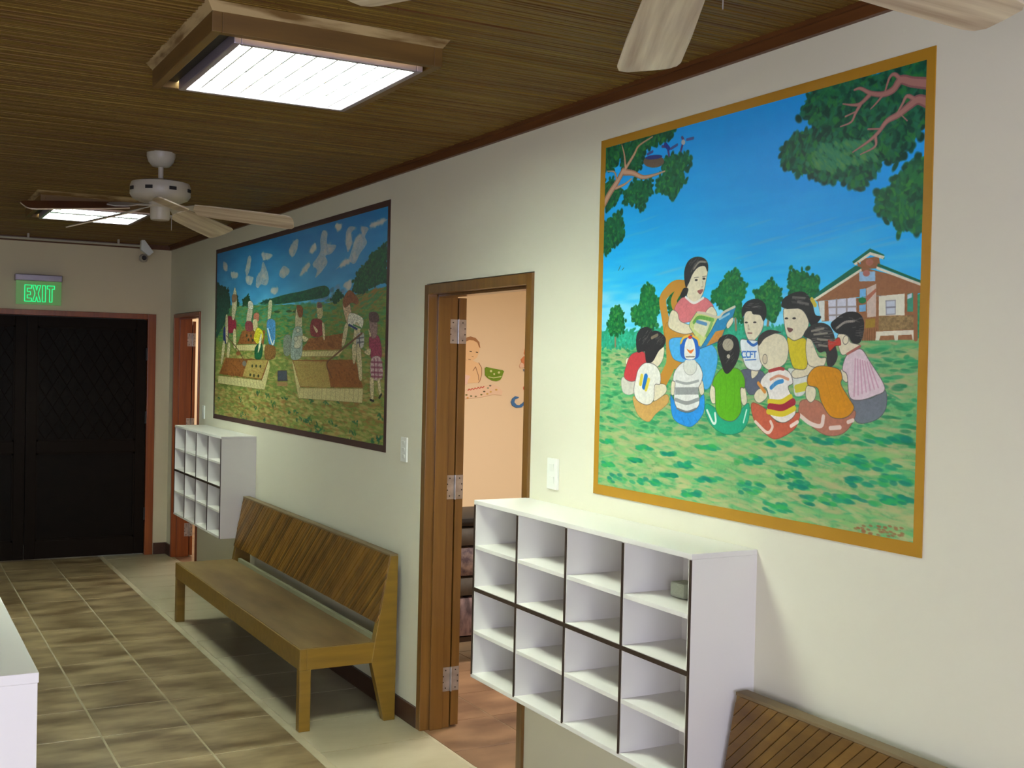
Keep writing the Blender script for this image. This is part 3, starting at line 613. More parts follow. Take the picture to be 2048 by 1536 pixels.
M['benchtop'] = mat('dusty_bench_seat', (134, 110, 68), .5, .4, noise=((88, 62, 26), (7, 1.6, 6), 5, .26))
M['dusty'] = mat('dusty_grey_rail', (150, 150, 118), .6, .3, noise=((126, 124, 98), (12, 3, 12), 3, .3))
M['cap'] = mat('dusty_cap_rail', (130, 116, 88), .6, .3, noise=((112, 90, 56), (20, 3, 20), 4, .3))
M['slat'] = vary(mat('brown_reed_slat', (136, 100, 36), .4, .45, noise=((96, 64, 20), (10, 10, 10), 3, .3)), .42)
M['slat_near'] = vary(mat('brown_wide_reed_slat', (118, 86, 34), .4, .45, noise=((84, 56, 22), (6, 6, 30), 3, .3)), .2)
M['slat_far'] = mat('brown_reed_slats', (112, 82, 32), .4, .45, noise=((62, 42, 14), (3, 28, 14), 3, .22))
M['fan'] = mat('off_white_fan_metal', (172, 164, 146), .4, .4)
M['blade'] = mat('whitewashed_fan_blade', (214, 200, 172), .45, .4, noise=((160, 136, 112), (2.2, 34, 8), 5, .2))
M['blade_top'] = mat('reddish_blade_top', (116, 72, 52), .4, .4, noise=((90, 52, 36), (3, 40, 10), 4, .3))
M['black'] = mat('black_rubber', (26, 24, 22), .5, .4)
M['door_dark'] = mat('dark_brown_screen_door', (22, 14, 7), .65, .12)
M['mesh'] = mat('dark_door_screen', (19, 12, 5), .6, .12, noise=((11, 7, 3), (14, 1, 14), 4, .3), bump=((16, 1, 16), .35))
M['alu'] = mat('grey_aluminium', (150, 140, 150), .35, .5, .5)
M['reflector'] = mat('white_lamp_reflector', (236, 240, 240), .3, .5)
M['louvre'] = mat('silver_louvre_blade', (226, 232, 234), .25, .5, .3)

# ---------------------------------------------------------------- the setting
HT, HC, YE, XL, YB = 2.665, 2.712, 10.39, -4.6, -2.8
Y1, Y2, Y3, Y4, TW = 4.99, 3.975, 10.205, 9.30, .12
w = MB()
for a, b in ((YB, Y2), (Y1, Y4), (Y3, 12.6)): w.box(0, TW, a, b, 0, HC+.1)
w.box(0, TW, Y2, Y1, 2.105, HC+.1).box(0, TW, Y4, Y3, 2.105, HC+.1)
structure(w, 'wall_right', M['wall'])
# peach lining of the rooms behind it
w = MB()
for a, b in ((3.0, Y2), (Y1, 8.5), (8.6, Y4), (Y3, 12.5)): w.box(TW, TW+.006, a, b, 0, HC)
w.box(TW, TW+.006, Y2, Y1, 2.105, HC).box(TW, TW+.006, Y4, Y3, 2.105, HC)
w.box(TW, 3.6, 8.5, 8.6, 0, HC).box(TW, 3.6, 2.9, 3.0, 0, HC).box(3.6, 3.7, 2.9, 12.6, 0, HC).box(TW, 3.6, 12.5, 12.6, 0, HC)
structure(w, 'wall_nursery', M['peach'])
DX = -.1244                                          # right edge of the end doorway
w = MB().box(DX, 0, YE, YE+.12, 0, HC+.1).box(-2.22, DX, YE, YE+.12, 2.1, HC+.1).box(XL, -2.22, YE, YE+.12, 0, HC+.1)
structure(w, 'wall_end', M['end'])
structure(MB().box(XL-.1, XL, YB, YE+.12, 0, HC+.1), 'wall_left', M['wall'])
w = MB().box(XL, -4.3, YB-.1, YB, 0, HC+.1).box(-1.5, 0, YB-.1, YB, 0, HC+.1).box(-4.3, -1.5, YB-.1, YB, 0, .8).box(-4.3, -1.5, YB-.1, YB, 2.4, HC+.1)
structure(w, 'wall_back', M['wall'])
w = MB()
for x in (-4.3, -2.93, -1.54): w.box(x, x+.05, YB-.08, YB-.03, .8, 2.4)
for z in (.8, 2.35): w.box(-4.3, -1.5, YB-.08, YB-.03, z, z+.05)
structure(w, 'window_1', M['frame'])

w = MB()
for y in (5.55, 7.17, 8.8): w.box(XL, XL+.05, y, y+.05, .8, 2.4)
for z in (.8, 2.35): w.box(XL, XL+.05, 5.6, 8.8, z, z+.05)
structure(w, 'added_window_2', M['frame'])  # invented frame on the solid left wall, dressing the added side fill lamp
w = MB()
for y in (-1.85, -.62, .6): w.box(XL, XL+.05, y, y+.05, .8, 2.4)
for z in (.8, 2.35): w.box(XL, XL+.05, -1.8, .6, z, z+.05)
structure(w, 'added_window_3', M['frame'])  # same invented frame for the added fill lamp beside the viewer
ceiling = structure(MB().box(XL, 0, YB, YE, HC, HC+.1), 'ceiling', M['ceil'])
structure(MB().box(TW, 3.6, 2.9, 12.6, HC, HC+.1), 'ceiling_nursery', M['wall'])
rs = random.Random(3); w = MB(); y = YB                # reeds of the ceiling matting run across the corridor
while y < YE-.01:
    d = .0035+.004*rs.random(); wd = .0105; x = XL
    while x < 0:
        x2 = min(0, x+.9+rs.random()*1.6); w.box(x, x2-.002, y, y+wd, HC-d, HC+.001); x = x2
    y += .0145
part(w, 'reed_matting', M['ceil'], ceiling, kind='stuff')
structure(MB().box(-.018, 0, YB, YE, HT, HC).box(-.03, 0, YB, YE, HC-.018, HC-.004), 'trim_1', M['trim'])
structure(MB().box(XL, -.018, YE-.018, YE, HT, HC), 'trim_2', M['trim'])
structure(MB().box(-.014, 0, Y1, Y4, 0, .097), 'baseboard_right', M['base'], bevel=.003)
structure(MB().box(-.014, 0, YB, Y2, 0, .097), 'baseboard_near', M['base'], bevel=.003)
structure(MB().box(DX+.008, -.0, YE-.014, YE, 0, .1).box(-.014, 0, Y3, YE-.014, 0, .1), 'baseboard_end', M['base'], bevel=.003)

floor = structure(MB().box(XL, 3.6, YB, 12.6, -.1, -.0018), 'floor', M['grout'])
TX, TY, G = .3935, .449, .005
tc = MB().box(-TX/2+G, TX/2-G, -TY/2+G, TY/2-G, -.008, 0).build('tile', M['tile'], floor, bevel=.0012); first = tc
for i in range(11):
    for j in range(-2, 16):
        xc = -.5424-.022-TX*(i+.5); yc = 5.48+TY*(j-4+.5)
        if xc-TX/2 < XL-.05: continue
        o = first if (i, j) == (0, -2) else copy_of(first)
        o.location = (xc, yc, 0)
far_rows = MB()
bt = MB().box(-.262, .262, -TY/2+G/2, TY/2-G/2, -.008, 0).build('tile', M['tile_pale'], floor, bevel=.001)
bt['label'] = 'pale cream border tile along the right wall'; first = bt
for j in range(-2, 16):
    o = first if j == -2 else copy_of(first)
    o.location = (-.268, 5.30+TY*(j-4+.5), 0)
rt = MB().box(-.2+G*.4, .2-G*.4, -.2+G*.4, .2-G*.4, -.008, 0).build('tile', M['tile_red'], floor, bevel=.001)
rt['label'] = 'reddish brown tile of the room behind the doorway'; first = rt
for i in range(8):
    for j in range(11):
        o = first if (i, j) == (0, 0) else copy_of(first)
        o.location = (.27 + .4*i - .06, 3.22+.4*j, 0)
w = MB()
for i in range(8): w.box(.02+.4*i, .41+.4*i, 8.62, 12.4, -.008, 0)
part(w, 'tile_strips', M['tile_red'], floor, kind='stuff')


# ---------------------------------------------------------------- doorways: jambs are setting, each leaf a door folded back against the room wall
def doorway(n, ya, yb, fm, f):
    """ya far edge, yb near edge of the opening"""
    zt = 2.1
    fr = MB().box(-.012, .142, ya-f, ya, 0, zt).box(-.012, .142, yb, yb+f, 0, zt).box(-.012, .142, yb+f, ya-f, zt-f, zt)
    frame = structure(fr, 'door_%d' % n, fm, bevel=.0025)
    part(MB().box(.035, .10, ya-f-.012, ya-f, 0, zt-f).box(.035, .10, yb+f, yb+f+.012, 0, zt-f).box(.035, .10, yb+f, ya-f, zt-f-.012, zt-f), 'door_stop', fm, frame, bevel=.002)
    return frame


def folded_leaf(label, ya, fm, group, f, xe, leaf_w=.9):
    y0 = ya-f; t = thing('wooden_door', label, 'door', (.17, y0, .006), group)
    part(MB().box(.149, xe, y0, y0+leaf_w, .008, 2.045), 'door_leaf', fm, t, bevel=.002)
    k = part(MB().lathe([(.026, 0), (.026, .008), (.011, .012), (.011, .045), (.027, .055), (.030, .07), (.022, .085)], M=Matrix.Translation((xe, y0+leaf_w-.07, 1.0)) @ Matrix.Rotation(pi/2, 4, 'Y')), 'door_knob', M['steel'], t, smooth=True)
    for z in (1.885, 1.147, .232):
        h = part(MB().tube((.1455, y0-.006, z-.058), (.1455, y0-.006, z+.058), .0055), 'hinge', M['steel'], t, smooth=True)
        part(MB().box(.098, .141, y0-.003, y0-.0002, z-.057, z+.057), 'hinge_plate', M['steel'], h)
        part(MB().box(.150, xe-.001, y0-.003, y0-.0002, z-.057, z+.057), 'hinge_plate', M['steel'], h)
        s = MB()
        for x in (.106, xe-.008):
            for dz in (-.042, -.014, .014, .042): s.lathe([(.0036, 0), (.003, .0015)], seg=8, M=Matrix.Translation((x+(.012 if (x < .15 and abs(dz) > .02) else (-.012 if x > .15 and abs(dz) > .02 else 0)), y0-.003, z+dz)) @ Matrix.Rotation(pi/2, 4, 'X'))
        part(s, 'screws', M['screw'], h)
    return t


doorway(1, Y1, Y2, M['frame'], .045); doorway(2, Y3, Y4, M['frame_red'], .03)
folded_leaf('varnished brown wooden door folded back inside the near doorway, seen by its hinged edge', Y1, M['frame'], 'folded back room doors', .045, .189)
folded_leaf('reddish brown wooden door folded back inside the far doorway beside the corner', Y3, M['frame_red'], 'folded back room doors', .03, .174)

# end doorway: reddish frame, two dark screened leaves
fr = MB().box(DX-.068, DX, YE-.02, YE+.13, 0, 2.1).box(-2.2, DX-.068, YE-.02, YE+.13, 2.055, 2.1).box(-2.22, -2.152, YE-.02, YE+.13, 0, 2.1)
structure(fr, 'door_3', M['frame_red'], bevel=.003)


def screen_door(x0, x1, label, hinge_right):
    t = thing('screen_door', label, 'door', ((x0+x1)/2, YE+.03, .01)); ya, yb = YE+.012, YE+.048
    for a, b in ((x0, x0+.085), (x1-.085, x1)): part(MB().box(a, b, ya, yb, .012, 2.048), 'stile', M['door_dark'], t, bevel=.004)
    for a, b in ((.012, .16), (.90, 1.0), (1.965, 2.048)): part(MB().box(x0+.085, x1-.085, ya+.002, yb-.002, a, b), 'rail', M['door_dark'], t, bevel=.004)
    for a, b in ((.16, .90), (1.0, 1.965)):
        s = part(MB().box(x0+.085, x1-.085, ya+.016, yb-.01, a, b), 'screen_panel', M['mesh'], t)
        g = MB()
        for q in (a, b-.014): g.box(x0+.085, x1-.085, ya+.006, ya+.016, q, q+.014)
        for q in (x0+.085, x1-.099): g.box(q, q+.014, ya+.006, ya+.016, a, b)
        part(g, 'bead', M['door_dark'], s)
    # diamond grille in front of the upper screen
    g = MB(); n = 9; X0, X1, Z0, Z1 = x0+.1, x1-.1, 1.01, 1.955
    for i in range(-8, 14):
        for sgn in (1, -1):
            pts = []
            for z in (Z0, Z1):
                pass
            xa = X0+(i+.5)*.11 if sgn > 0 else X1-(i+.5)*.11; p = [(xa, Z0), (xa+sgn*(Z1-Z0)*.6, Z1)]
            (ax, az), (bx, bz) = p
            def clip(ax, az, bx, bz):
                t0, t1 = 0.0, 1.0
                for lo, hi, s0, d in ((X0, X1, ax, bx-ax),):
                    for bound, sg in ((lo, -1), (hi, 1)):
                        if d*sg > 0: t1 = min(t1, (bound-s0)/d)
                        elif d*sg < 0: t0 = max(t0, (bound-s0)/d)
                return (t0, t1)
            t0, t1 = clip(ax, az, bx, bz)
            if t1-t0 > .03: g.tube((ax+(bx-ax)*t0, ya+.012, az+(bz-az)*t0), (ax+(bx-ax)*t1, ya+.012, az+(bz-az)*t1), .003, 5)
    part(g, 'grille', M['door_dark'], t)
    hx = x1 if hinge_right else x0
    for z in (1.75, 1.2, .36): part(MB().box(hx-.012, hx+.012, ya-.028, ya-.001, z-.055, z+.055), 'hinge', M['black'], t, bevel=.003)
    return t


screen_door(-1.165, DX-.07, 'right dark brown screened door leaf hinged beside the corner under the beige wall', True)
screen_door(-2.15, -1.169, 'left dark brown screened door leaf at the left edge of the photo', False)
structure(MB().box(-2.6, .0, YE+.9, YE+.95, 0, 2.6), 'wall_beyond', M['black'])

# ---------------------------------------------------------------- wall paintings
def picture_material(name, canvas):
    img = bpy.data.images.new(name, canvas.w, canvas.h, alpha=False)
    a = np.ones((canvas.h, canvas.w, 4), np.float32); a[..., :3] = np.clip(canvas.px, 0, 1)[::-1]
    img.pixels.foreach_set(a.ravel()); img.update(); img.pack()
    m = mat(name, (255, 255, 255), .5, .35, bump=((140, 140, 140), .08)); nt = m.node_tree
    t = nt.nodes.new('ShaderNodeTexImage'); t.image = img; t.extension = 'EXTEND'
    nt.links.new(t.outputs[0], nt.nodes['Principled BSDF'].inputs['Base Color']); return m


def mural(label, outer, inner, canvas, border_mat, name):
    (ya, yb, z0, z1), (a, b, c, d) = outer, inner       # ya far .. yb near
    t = thing('mural', label, 'mural', (0, (ya+yb)/2, z0), 'painted murals on the corridor wall')
    x = -.0035
    g = MB().box(x, -.0002, yb, b, z0, z1).box(x, -.0002, a, ya, z0, z1).box(x, -.0002, b, a, d, z1).box(x, -.0002, b, a, z0, c)
    part(g, 'painted_border', border_mat, t)
    me = bpy.data.meshes.new('painting'); X = -.003
    me.from_pydata([(X, a, c), (X, b, c), (X, b, d), (X, a, d), (-.0003, a, c), (-.0003, b, c), (-.0003, b, d), (-.0003, a, d)], [], [(0, 3, 2, 1), (4, 5, 6, 7), (0, 1, 5, 4), (1, 2, 6, 5), (2, 3, 7, 6), (3, 0, 4, 7)])
    uv = me.uv_layers.new(name='uv'); uvs = [(0, 0), (1, 0), (1, 1), (0, 1)]
    for p in me.polygons:
        for li in p.loop_indices: uv.data[li].uv = uvs[me.loops[li].vertex_index % 4]
    me.materials.append(picture_material(name, canvas))
    o = bpy.data.objects.new('painting', me); scene.collection.objects.link(o); o.parent = t; o.matrix_parent_inverse = Matrix.Translation(-t.location)
    return t


M['ochre'] = mat('ochre_border_paint', (174, 128, 32), .5, .35); M['maroon'] = mat('dark_maroon_border_paint', (74, 50, 46), .5, .35)
mural('mural of a teacher reading to seated children under trees, ochre painted border', (3.509, 2.014, 1.279, 2.543), (3.479, 2.041, 1.314, 2.514), paint_story_mural(), M['ochre'], 'reading_lesson_picture')
mural('wide mural of people tending raised garden beds, dark maroon border, above the bench', (8.85, 5.448, 1.274, 2.555), (8.815, 5.477, 1.308, 2.523), paint_garden_mural(), M['maroon'], 'garden_beds_picture')


# ---------------------------------------------------------------- wall cubbies
def cubby(label, dy, group):
    yn, yf, zb, zt, x = 2.623+dy, 3.985+dy, .522, 1.209, -.2402
    t = thing('cubby_shelf', label, 'shelf', (x/2, (yn+yf)/2, zb), group); th = .016
    part(MB().box(x, 0, yn, yf, zt-th, zt), 'top_board', M['white'], t, bevel=.0015)
    part(MB().box(x, 0, yn, yf, zb, zb+th), 'bottom_board', M['white'], t, bevel=.0015)
    part(MB().box(-.012, -.001, yn+th, yf-th, zb+th, zt-th), 'back_board', M['white'], t)
    for a in (yn, yf-th): part(MB().box(x+.002, 0, a, a+th, zb+th, zt-th), 'side_board', M['white'], t)
    zm = (zb+zt)/2+.001; n = 4; pw = (yf-yn-th)/n
    part(MB().box(x+.002, -.012, yn+th, yf-th, zm-th/2, zm+th/2), 'middle_board', M['white'], t)
    for i in range(1, n):
        y = yn+pw*i
        for a, b in ((zb+th, zm-th/2), (zm+th/2, zt-th)): part(MB().box(x+.002, -.012, y, y+th*.9, a, b), 'divider', M['white'], t)
    for i in range(n):
        y = yn+pw*i
        for a in ((zb+th+zm)/2, (zm+zt-th)/2): part(MB().box(x+.001, -.012, y+th, y+pw, a-.009, a+.005), 'shelf_board', M['white'], t, bevel=.001)
    for i in range(n+1):                                # dark brown lipping
        y = yn+pw*i+(.004 if i else .0); part(MB().box(x-.0015, x+.002, y, y+.0085, zb+(0 if i in (0, ) else .012), zt-.018), 'edge_band', M['edge'], t)
    part(MB().box(x-.0016, x+.002, yn+.008, yf, zm-.008, zm+.006), 'edge_band', M['edge'], t)
    return t


G1 = 'white wall cubbies with sixteen compartments'
cubby('white wall cubby with dark edging below the reading mural, beside the near doorway', 0, G1)
cubby('white wall cubby with dark edging below the garden mural, beyond the bench', 9.0798-3.985-.006, G1)
# scrap of paper left in the top near compartment
o = MB().box(-.13, -.07, 2.80, 2.87, 1.0362, 1.083).build('paper_wad', mat('grey_green_paper', (176, 182, 160), .8, .2, bump=((90, 90, 90), .8)), bevel=.008)
tag(o, 'small crumpled grey paper inside the near cubby', 'paper')

# white cabinet whose corner enters at the lower left
t = thing('white_cabinet', 'white laminate cabinet with its corner at the lower left edge of the photo', 'cabinet', (-2.25, 2.5, 0)); x0, x1, y0, y1, zt = -2.47, -2.03, 2.08, 3.46, 1.2
part(MB().box(x0, x1, y0, y1, zt-.018, zt), 'top_board', M['white'], t, bevel=.002)
for a in (y0, y1-.018): part(MB().box(x0+.002, x1-.002, a+.001, a+.019, 0, zt-.018), 'side_board', M['white'], t, bevel=.001)
part(MB().box(x1-.014, x1-.002, y0+.019, y1-.019, .0, zt-.018), 'back_board', M['white'], t)
for z in (.06, .4, .8): part(MB().box(x0+.003, x1-.014, y0+.019, y1-.018, z, z+.018), 'shelf_board', M['white'], t)
for y in (2.53, 2.99): part(MB().box(x0+.002, x1-.014, y, y+.016, .078, zt-.018), 'divider', M['white'], t)


# ---------------------------------------------------------------- benches
def bench(label, yn, yf, single):
    t = thing('wooden_bench', label, 'bench', (-.29, (yn+yf)/2, 0), 'wooden benches along the wall'); BM = M['bench']; zs = .388; xf = -.53
    part(MB().box(xf+.008, -.15, yn+.012, yf-.012, zs-.02, zs), 'seat', M['benchtop'], t, bevel=.002)
    part(MB().box(xf, xf+.035, yn, yf, zs-.10, zs-.002), 'apron', BM, t, bevel=.003)
    part(MB().box(-.149, -.128, yn+.046, yf-.12, zs-.09, zs+.022), 'rear_rail', M['dusty'], t, bevel=.002)
    for a, b in ((yn, yn+.045), (yf-.045, yf)):
        part(MB().box(xf+.001, xf+.056, a, b, 0, zs-.1), 'leg', BM, t, bevel=.003)
        part(MB().box(xf+.035, -.15, a+.001, b-.001, zs-.1, zs-.002), 'side_rail', BM, t, bevel=.002)
        part(MB().prism([(-.046, 0), (-.103, 0), (-.172, .29), (-.157, .392), (-.083, .797), (-.044, .797)], a, b), 'rear_leg', BM, t, bevel=.003)
    # leaning back: plywood sheet, a frame of battens and diagonal reeds
    lean = lambda z, d: -.150+(z-.392)*(.077/.414)+d          # x of the front face at height z
    z0, z1 = .475, .80; ya, yb = yn+.004, yf-.004
    sh = part(MB().prism([(lean(z0, -.006), z0), (lean(z1, -.006), z1), (lean(z1, -.0005), z1), (lean(z0, -.0005), z0)], ya, yb), 'backrest', M['slat_far'], t)
    part(MB().prism([(lean(z1, -.014), z1-.004), (lean(z1, -.014), z1+.006), (-.044, z1+.0065), (-.044, z1-.004)], yn+.001, yf-.001), 'cap_rail', M['cap'], t, bevel=.002)
    pitch = .04 if single else .027; H = z1-.004-z0; sl = H*.95; k = int((yb-ya+sl)/pitch); all_s = MB()
    for i in range(k):
        s0 = ya-sl+pitch*(i+.5)                            # y at the top; the reed runs down towards the far end
        pts = []
        for q in (s0, s0+pitch*.95): pts.append(q)
        top = [(pts[0], z1-.004), (pts[1], z1-.004)]; bot = [(pts[1]+sl, z0), (pts[0]+sl, z0)]
        poly = []
        # clip the slanted strip to the sheet
        P = top+bot
        def clipy(P, lim, keep):
            out = []
            for j in range(len(P)):
                a, b = P[j], P[(j+1) % len(P)]; ia, ib = keep(a[0]), keep(b[0])
                if ia: out.append(a)
                if ia != ib: tt = (lim-a[0])/(b[0]-a[0]); out.append((lim, a[1]+(b[1]-a[1])*tt))
            return out
        P = clipy(P, ya, lambda v: v >= ya)
        if len(P) > 2: P = clipy(P, yb, lambda v: v <= yb)
        if len(P) < 3: continue
        g = MB(); n = len(g.v); m_ = len(P)
        dd = -.0115-random.random()*.003
        for d in (dd, -.0062):
            g.v += [(lean(z, d), y, z) for y, z in P]
        g.f += [tuple(n+j for j in range(m_)), tuple(n+m_+j for j in range(m_))[::-1]]+[(n+j, n+m_+j, n+m_+(j+1) % m_, n+(j+1) % m_) for j in range(m_)]
        part(g, 'slat', M['slat'] if not single else M['slat_near'], sh, bevel=.0028)
    return t


bench('long brown wooden bench with a reed backrest between the two cubbies', 5.16, 7.70, False)
bench('brown wooden bench with slanted reed slats, its backrest corner at the lower right', .02, 2.60, True)


# ---------------------------------------------------------------- switches
def switch(label, y, z, w_, h_, n):
    t = thing('light_switch', label, 'switch', (0, y, z-h_/2), 'white wall switches')
    p = part(MB().box(-.010, -.0005, y-w_/2, y+w_/2, z-h_/2, z+h_/2), 'plate', M['plastic'], t, bevel=.002)
    for i in range(n):
        zz = z+((i-(n-1)/2)*h_*.82/n); hh = h_*.3/n*1.6
        part(MB().prism([(-.0098, zz-hh/2), (-.0098, zz+hh/2), (-.0135, zz+hh/2), (-.0108, zz-hh/2)], y-w_*.22, y+w_*.22), 'rocker', M['plastic'], t, bevel=.0006)
    part(MB().box(-.0104, -.0096, y-w_*.3, y+w_*.3, z-h_*.4, z+h_*.4), 'bezel', M['plastic'], p)


switch('double wall switch with two rockers beside the reading mural', 3.79, 1.322, .075, .118, 2)
switch('narrow wall switch between the garden mural and the near doorway', 5.205, 1.308, .07, .12, 3)
switch('small wall switch by the far doorway, above the far cubby', 9.145, 1.305, .07, .105, 1)

# ---------------------------------------------------------------- exit sign
YS = 10.33; t = thing('exit_sign', 'green glowing exit sign above the dark doors', 'sign', (-1.09, YS+.03, 2.14))
part(MB().box(-1.272, -.908, YS-.03, YE, 2.335, 2.388), 'housing', M['alu'], t, bevel=.006)
acr = mat('green_lit_acrylic', (92, 150, 80), .2, .5, emit=((.10, .22, .07), .22))
pn = part(MB().box(-1.263, -.912, YS-.004, YS+.004, 2.14, 2.336), 'panel', acr, t, bevel=.001)
glow = mat('bright_green_lettering', (20, 120, 60), .4, .3, emit=((.02, 1.0, .30), .40))
LET = {'E': [(0, 0), (1, 0), (1, .2), (.38, .2), (.38, .4), (.85, .4), (.85, .6), (.38, .6), (.38, .8), (1, .8), (1, 1), (0, 1)],
       'X': [(0, 0), (.36, 0), (.5, .3), (.64, 0), (1, 0), (.7, .5), (1, 1), (.64, 1), (.5, .7), (.36, 1), (0, 1), (.3, .5)],
       'I': [(.15, 0), (.85, 0), (.85, 1), (.15, 1)],
       'T': [(.32, 0), (.68, 0), (.68, .8), (1, .8), (1, 1), (0, 1), (0, .8), (.32, .8)]}
x = -1.196
for ch, wd in (('E', .052), ('X', .062), ('I', .034), ('T', .056)):
    g = MB(); P = [(x+px*wd, 2.166+pz*.134) for px, pz in LET[ch]]
    for i in range(len(P)):
        a, b = P[i], P[(i+1) % len(P)]; g.tube((a[0], YS-.006, a[1]), (b[0], YS-.006, b[1]), .0034, 6)
        g.lathe([(.0001, -.0034), (.0034, 0), (.0001, .0034)], a[0], YS-.006, a[1], 6)
    part(g, 'letter_'+ch.lower(), glow, t); x += wd+.0085

# ---------------------------------------------------------------- ceiling lights in wooden boxes
lamp_mats = {}


def ceiling_light(label, yc, power, dx=0):
    x0, x1 = -1.408+dx, -.831+dx; y0, y1 = yc-.338, yc+.338; zb = 2.628
    t = thing('ceiling_light', label, 'ceiling light', ((x0+x1)/2, yc, zb), 'louvred ceiling lights in wooden boxes')
    bx0, bx1, by0, by1 = x0-.075, x1+.042, y0-.05, y1+.05; th = .028; WM = M['frame_rough']
    for a in ((bx0, bx0+th, by0, by1), (bx1-th, bx1, by0, by1), (bx0+th, bx1-th, by0, by0+th), (bx0+th, bx1-th, by1-th, by1)):
        part(MB().box(*a, zb-.002, HC), 'box_side', WM, t, bevel=.002)
    z1_, z0_ = HC-.002, HC-.03; e = .02                  # sloped moulding where the box meets the ceiling
    g = MB(); lo = [(bx0, by0), (bx1, by0), (bx1, by1), (bx0, by1)]; hi = [(bx0-e, by0-e), (bx1+e, by0-e), (bx1+e, by1+e), (bx0-e, by1+e)]
    g.v = [(x, y, z0_) for x, y in lo]+[(x, y, z1_) for x, y in hi]+[(x, y, z1_) for x, y in lo]
    for i in range(4):
        j = (i+1) % 4; g.f += [(i, j, 4+j, 4+i), (4+i, 4+j, 8+j, 8+i), (8+i, 8+j, j, i)]
    part(g, 'moulding', M['scuffed'], t)
    g = MB(); r = .02; zr = zb-.012
    g.box(x0, x0+r, y0, y1, zr, zb+.03).box(x1-r, x1, y0, y1, zr, zb+.03).box(x0+r, x1-r, y0, y0+r, zr, zb+.03).box(x0+r, x1-r, y1-r, y1, zr, zb+.03)
    rim = part(g, 'metal_rim', M['alu'], t, bevel=.003)
    for a, b in ((bx0+th, x0), (x1, bx1-th)): part(MB().box(a, b, by0+th, by1-th, zb+.02, zb+.03), 'gap_plate', M['black'], t)
    em = mat('lit_lamp_tray', (255, 255, 255), .5, emit=(LAMP_COL, power))
    part(MB().box(x0+.004, x1-.004, y0+.004, y1-.004, HC-.024, HC-.018), 'lamp_tray', em, t)
    for i in range(3):
        yy = y0+(y1-y0)*(i+.5)/3; part(MB().tube((x0+.03, yy, HC-.042), (x1-.03, yy, HC-.042), .013, 12), 'fluorescent_tube', mat('lit_tube', (255, 255, 255), .5, emit=((.92, 1, .95), power*1.6)), t, smooth=True)
    for i in range(1, 9):
        xx = x0+(x1-x0)*i/9; part(MB().prism([(xx-.004, zb+.022), (xx+.004, zb+.022), (xx+.003, zb-.004), (xx-.003, zb-.004)], y0+r, y1-r), 'louvre_blade', M['louvre'], t)
    for i in range(1, 4):
        yy = y0+(y1-y0)*i/4; wb = .03 if dx and i == 2 else .003; part(MB().prism([(yy-wb-.004, zb+.024), (yy+wb+.004, zb+.024), (yy+wb, zb-.004), (yy-wb, zb-.004)], x0+r, x1-r, 'x'), 'louvre_blade', M['louvre'], t)


M['frame_rough'] = mat('scuffed_brown_box_wood', (112, 82, 32), .5, .4, noise=((88, 62, 20), (4, 4, 30), 4, .3))
M['scuffed'] = mat('scuffed_pale_moulding', (104, 76, 32), .6, .3, noise=((168, 144, 100), (5, 5, 40), 5, .1))
ceiling_light('near square louvred ceiling light in a scuffed wooden box', 3.574, LAMP_NEAR)
ceiling_light('far louvred ceiling light behind the hanging fan', 7.80, LAMP_FAR, .06)
ceiling_light('third louvred ceiling light, overhead behind the viewer', -.66, LAMP_BACK)


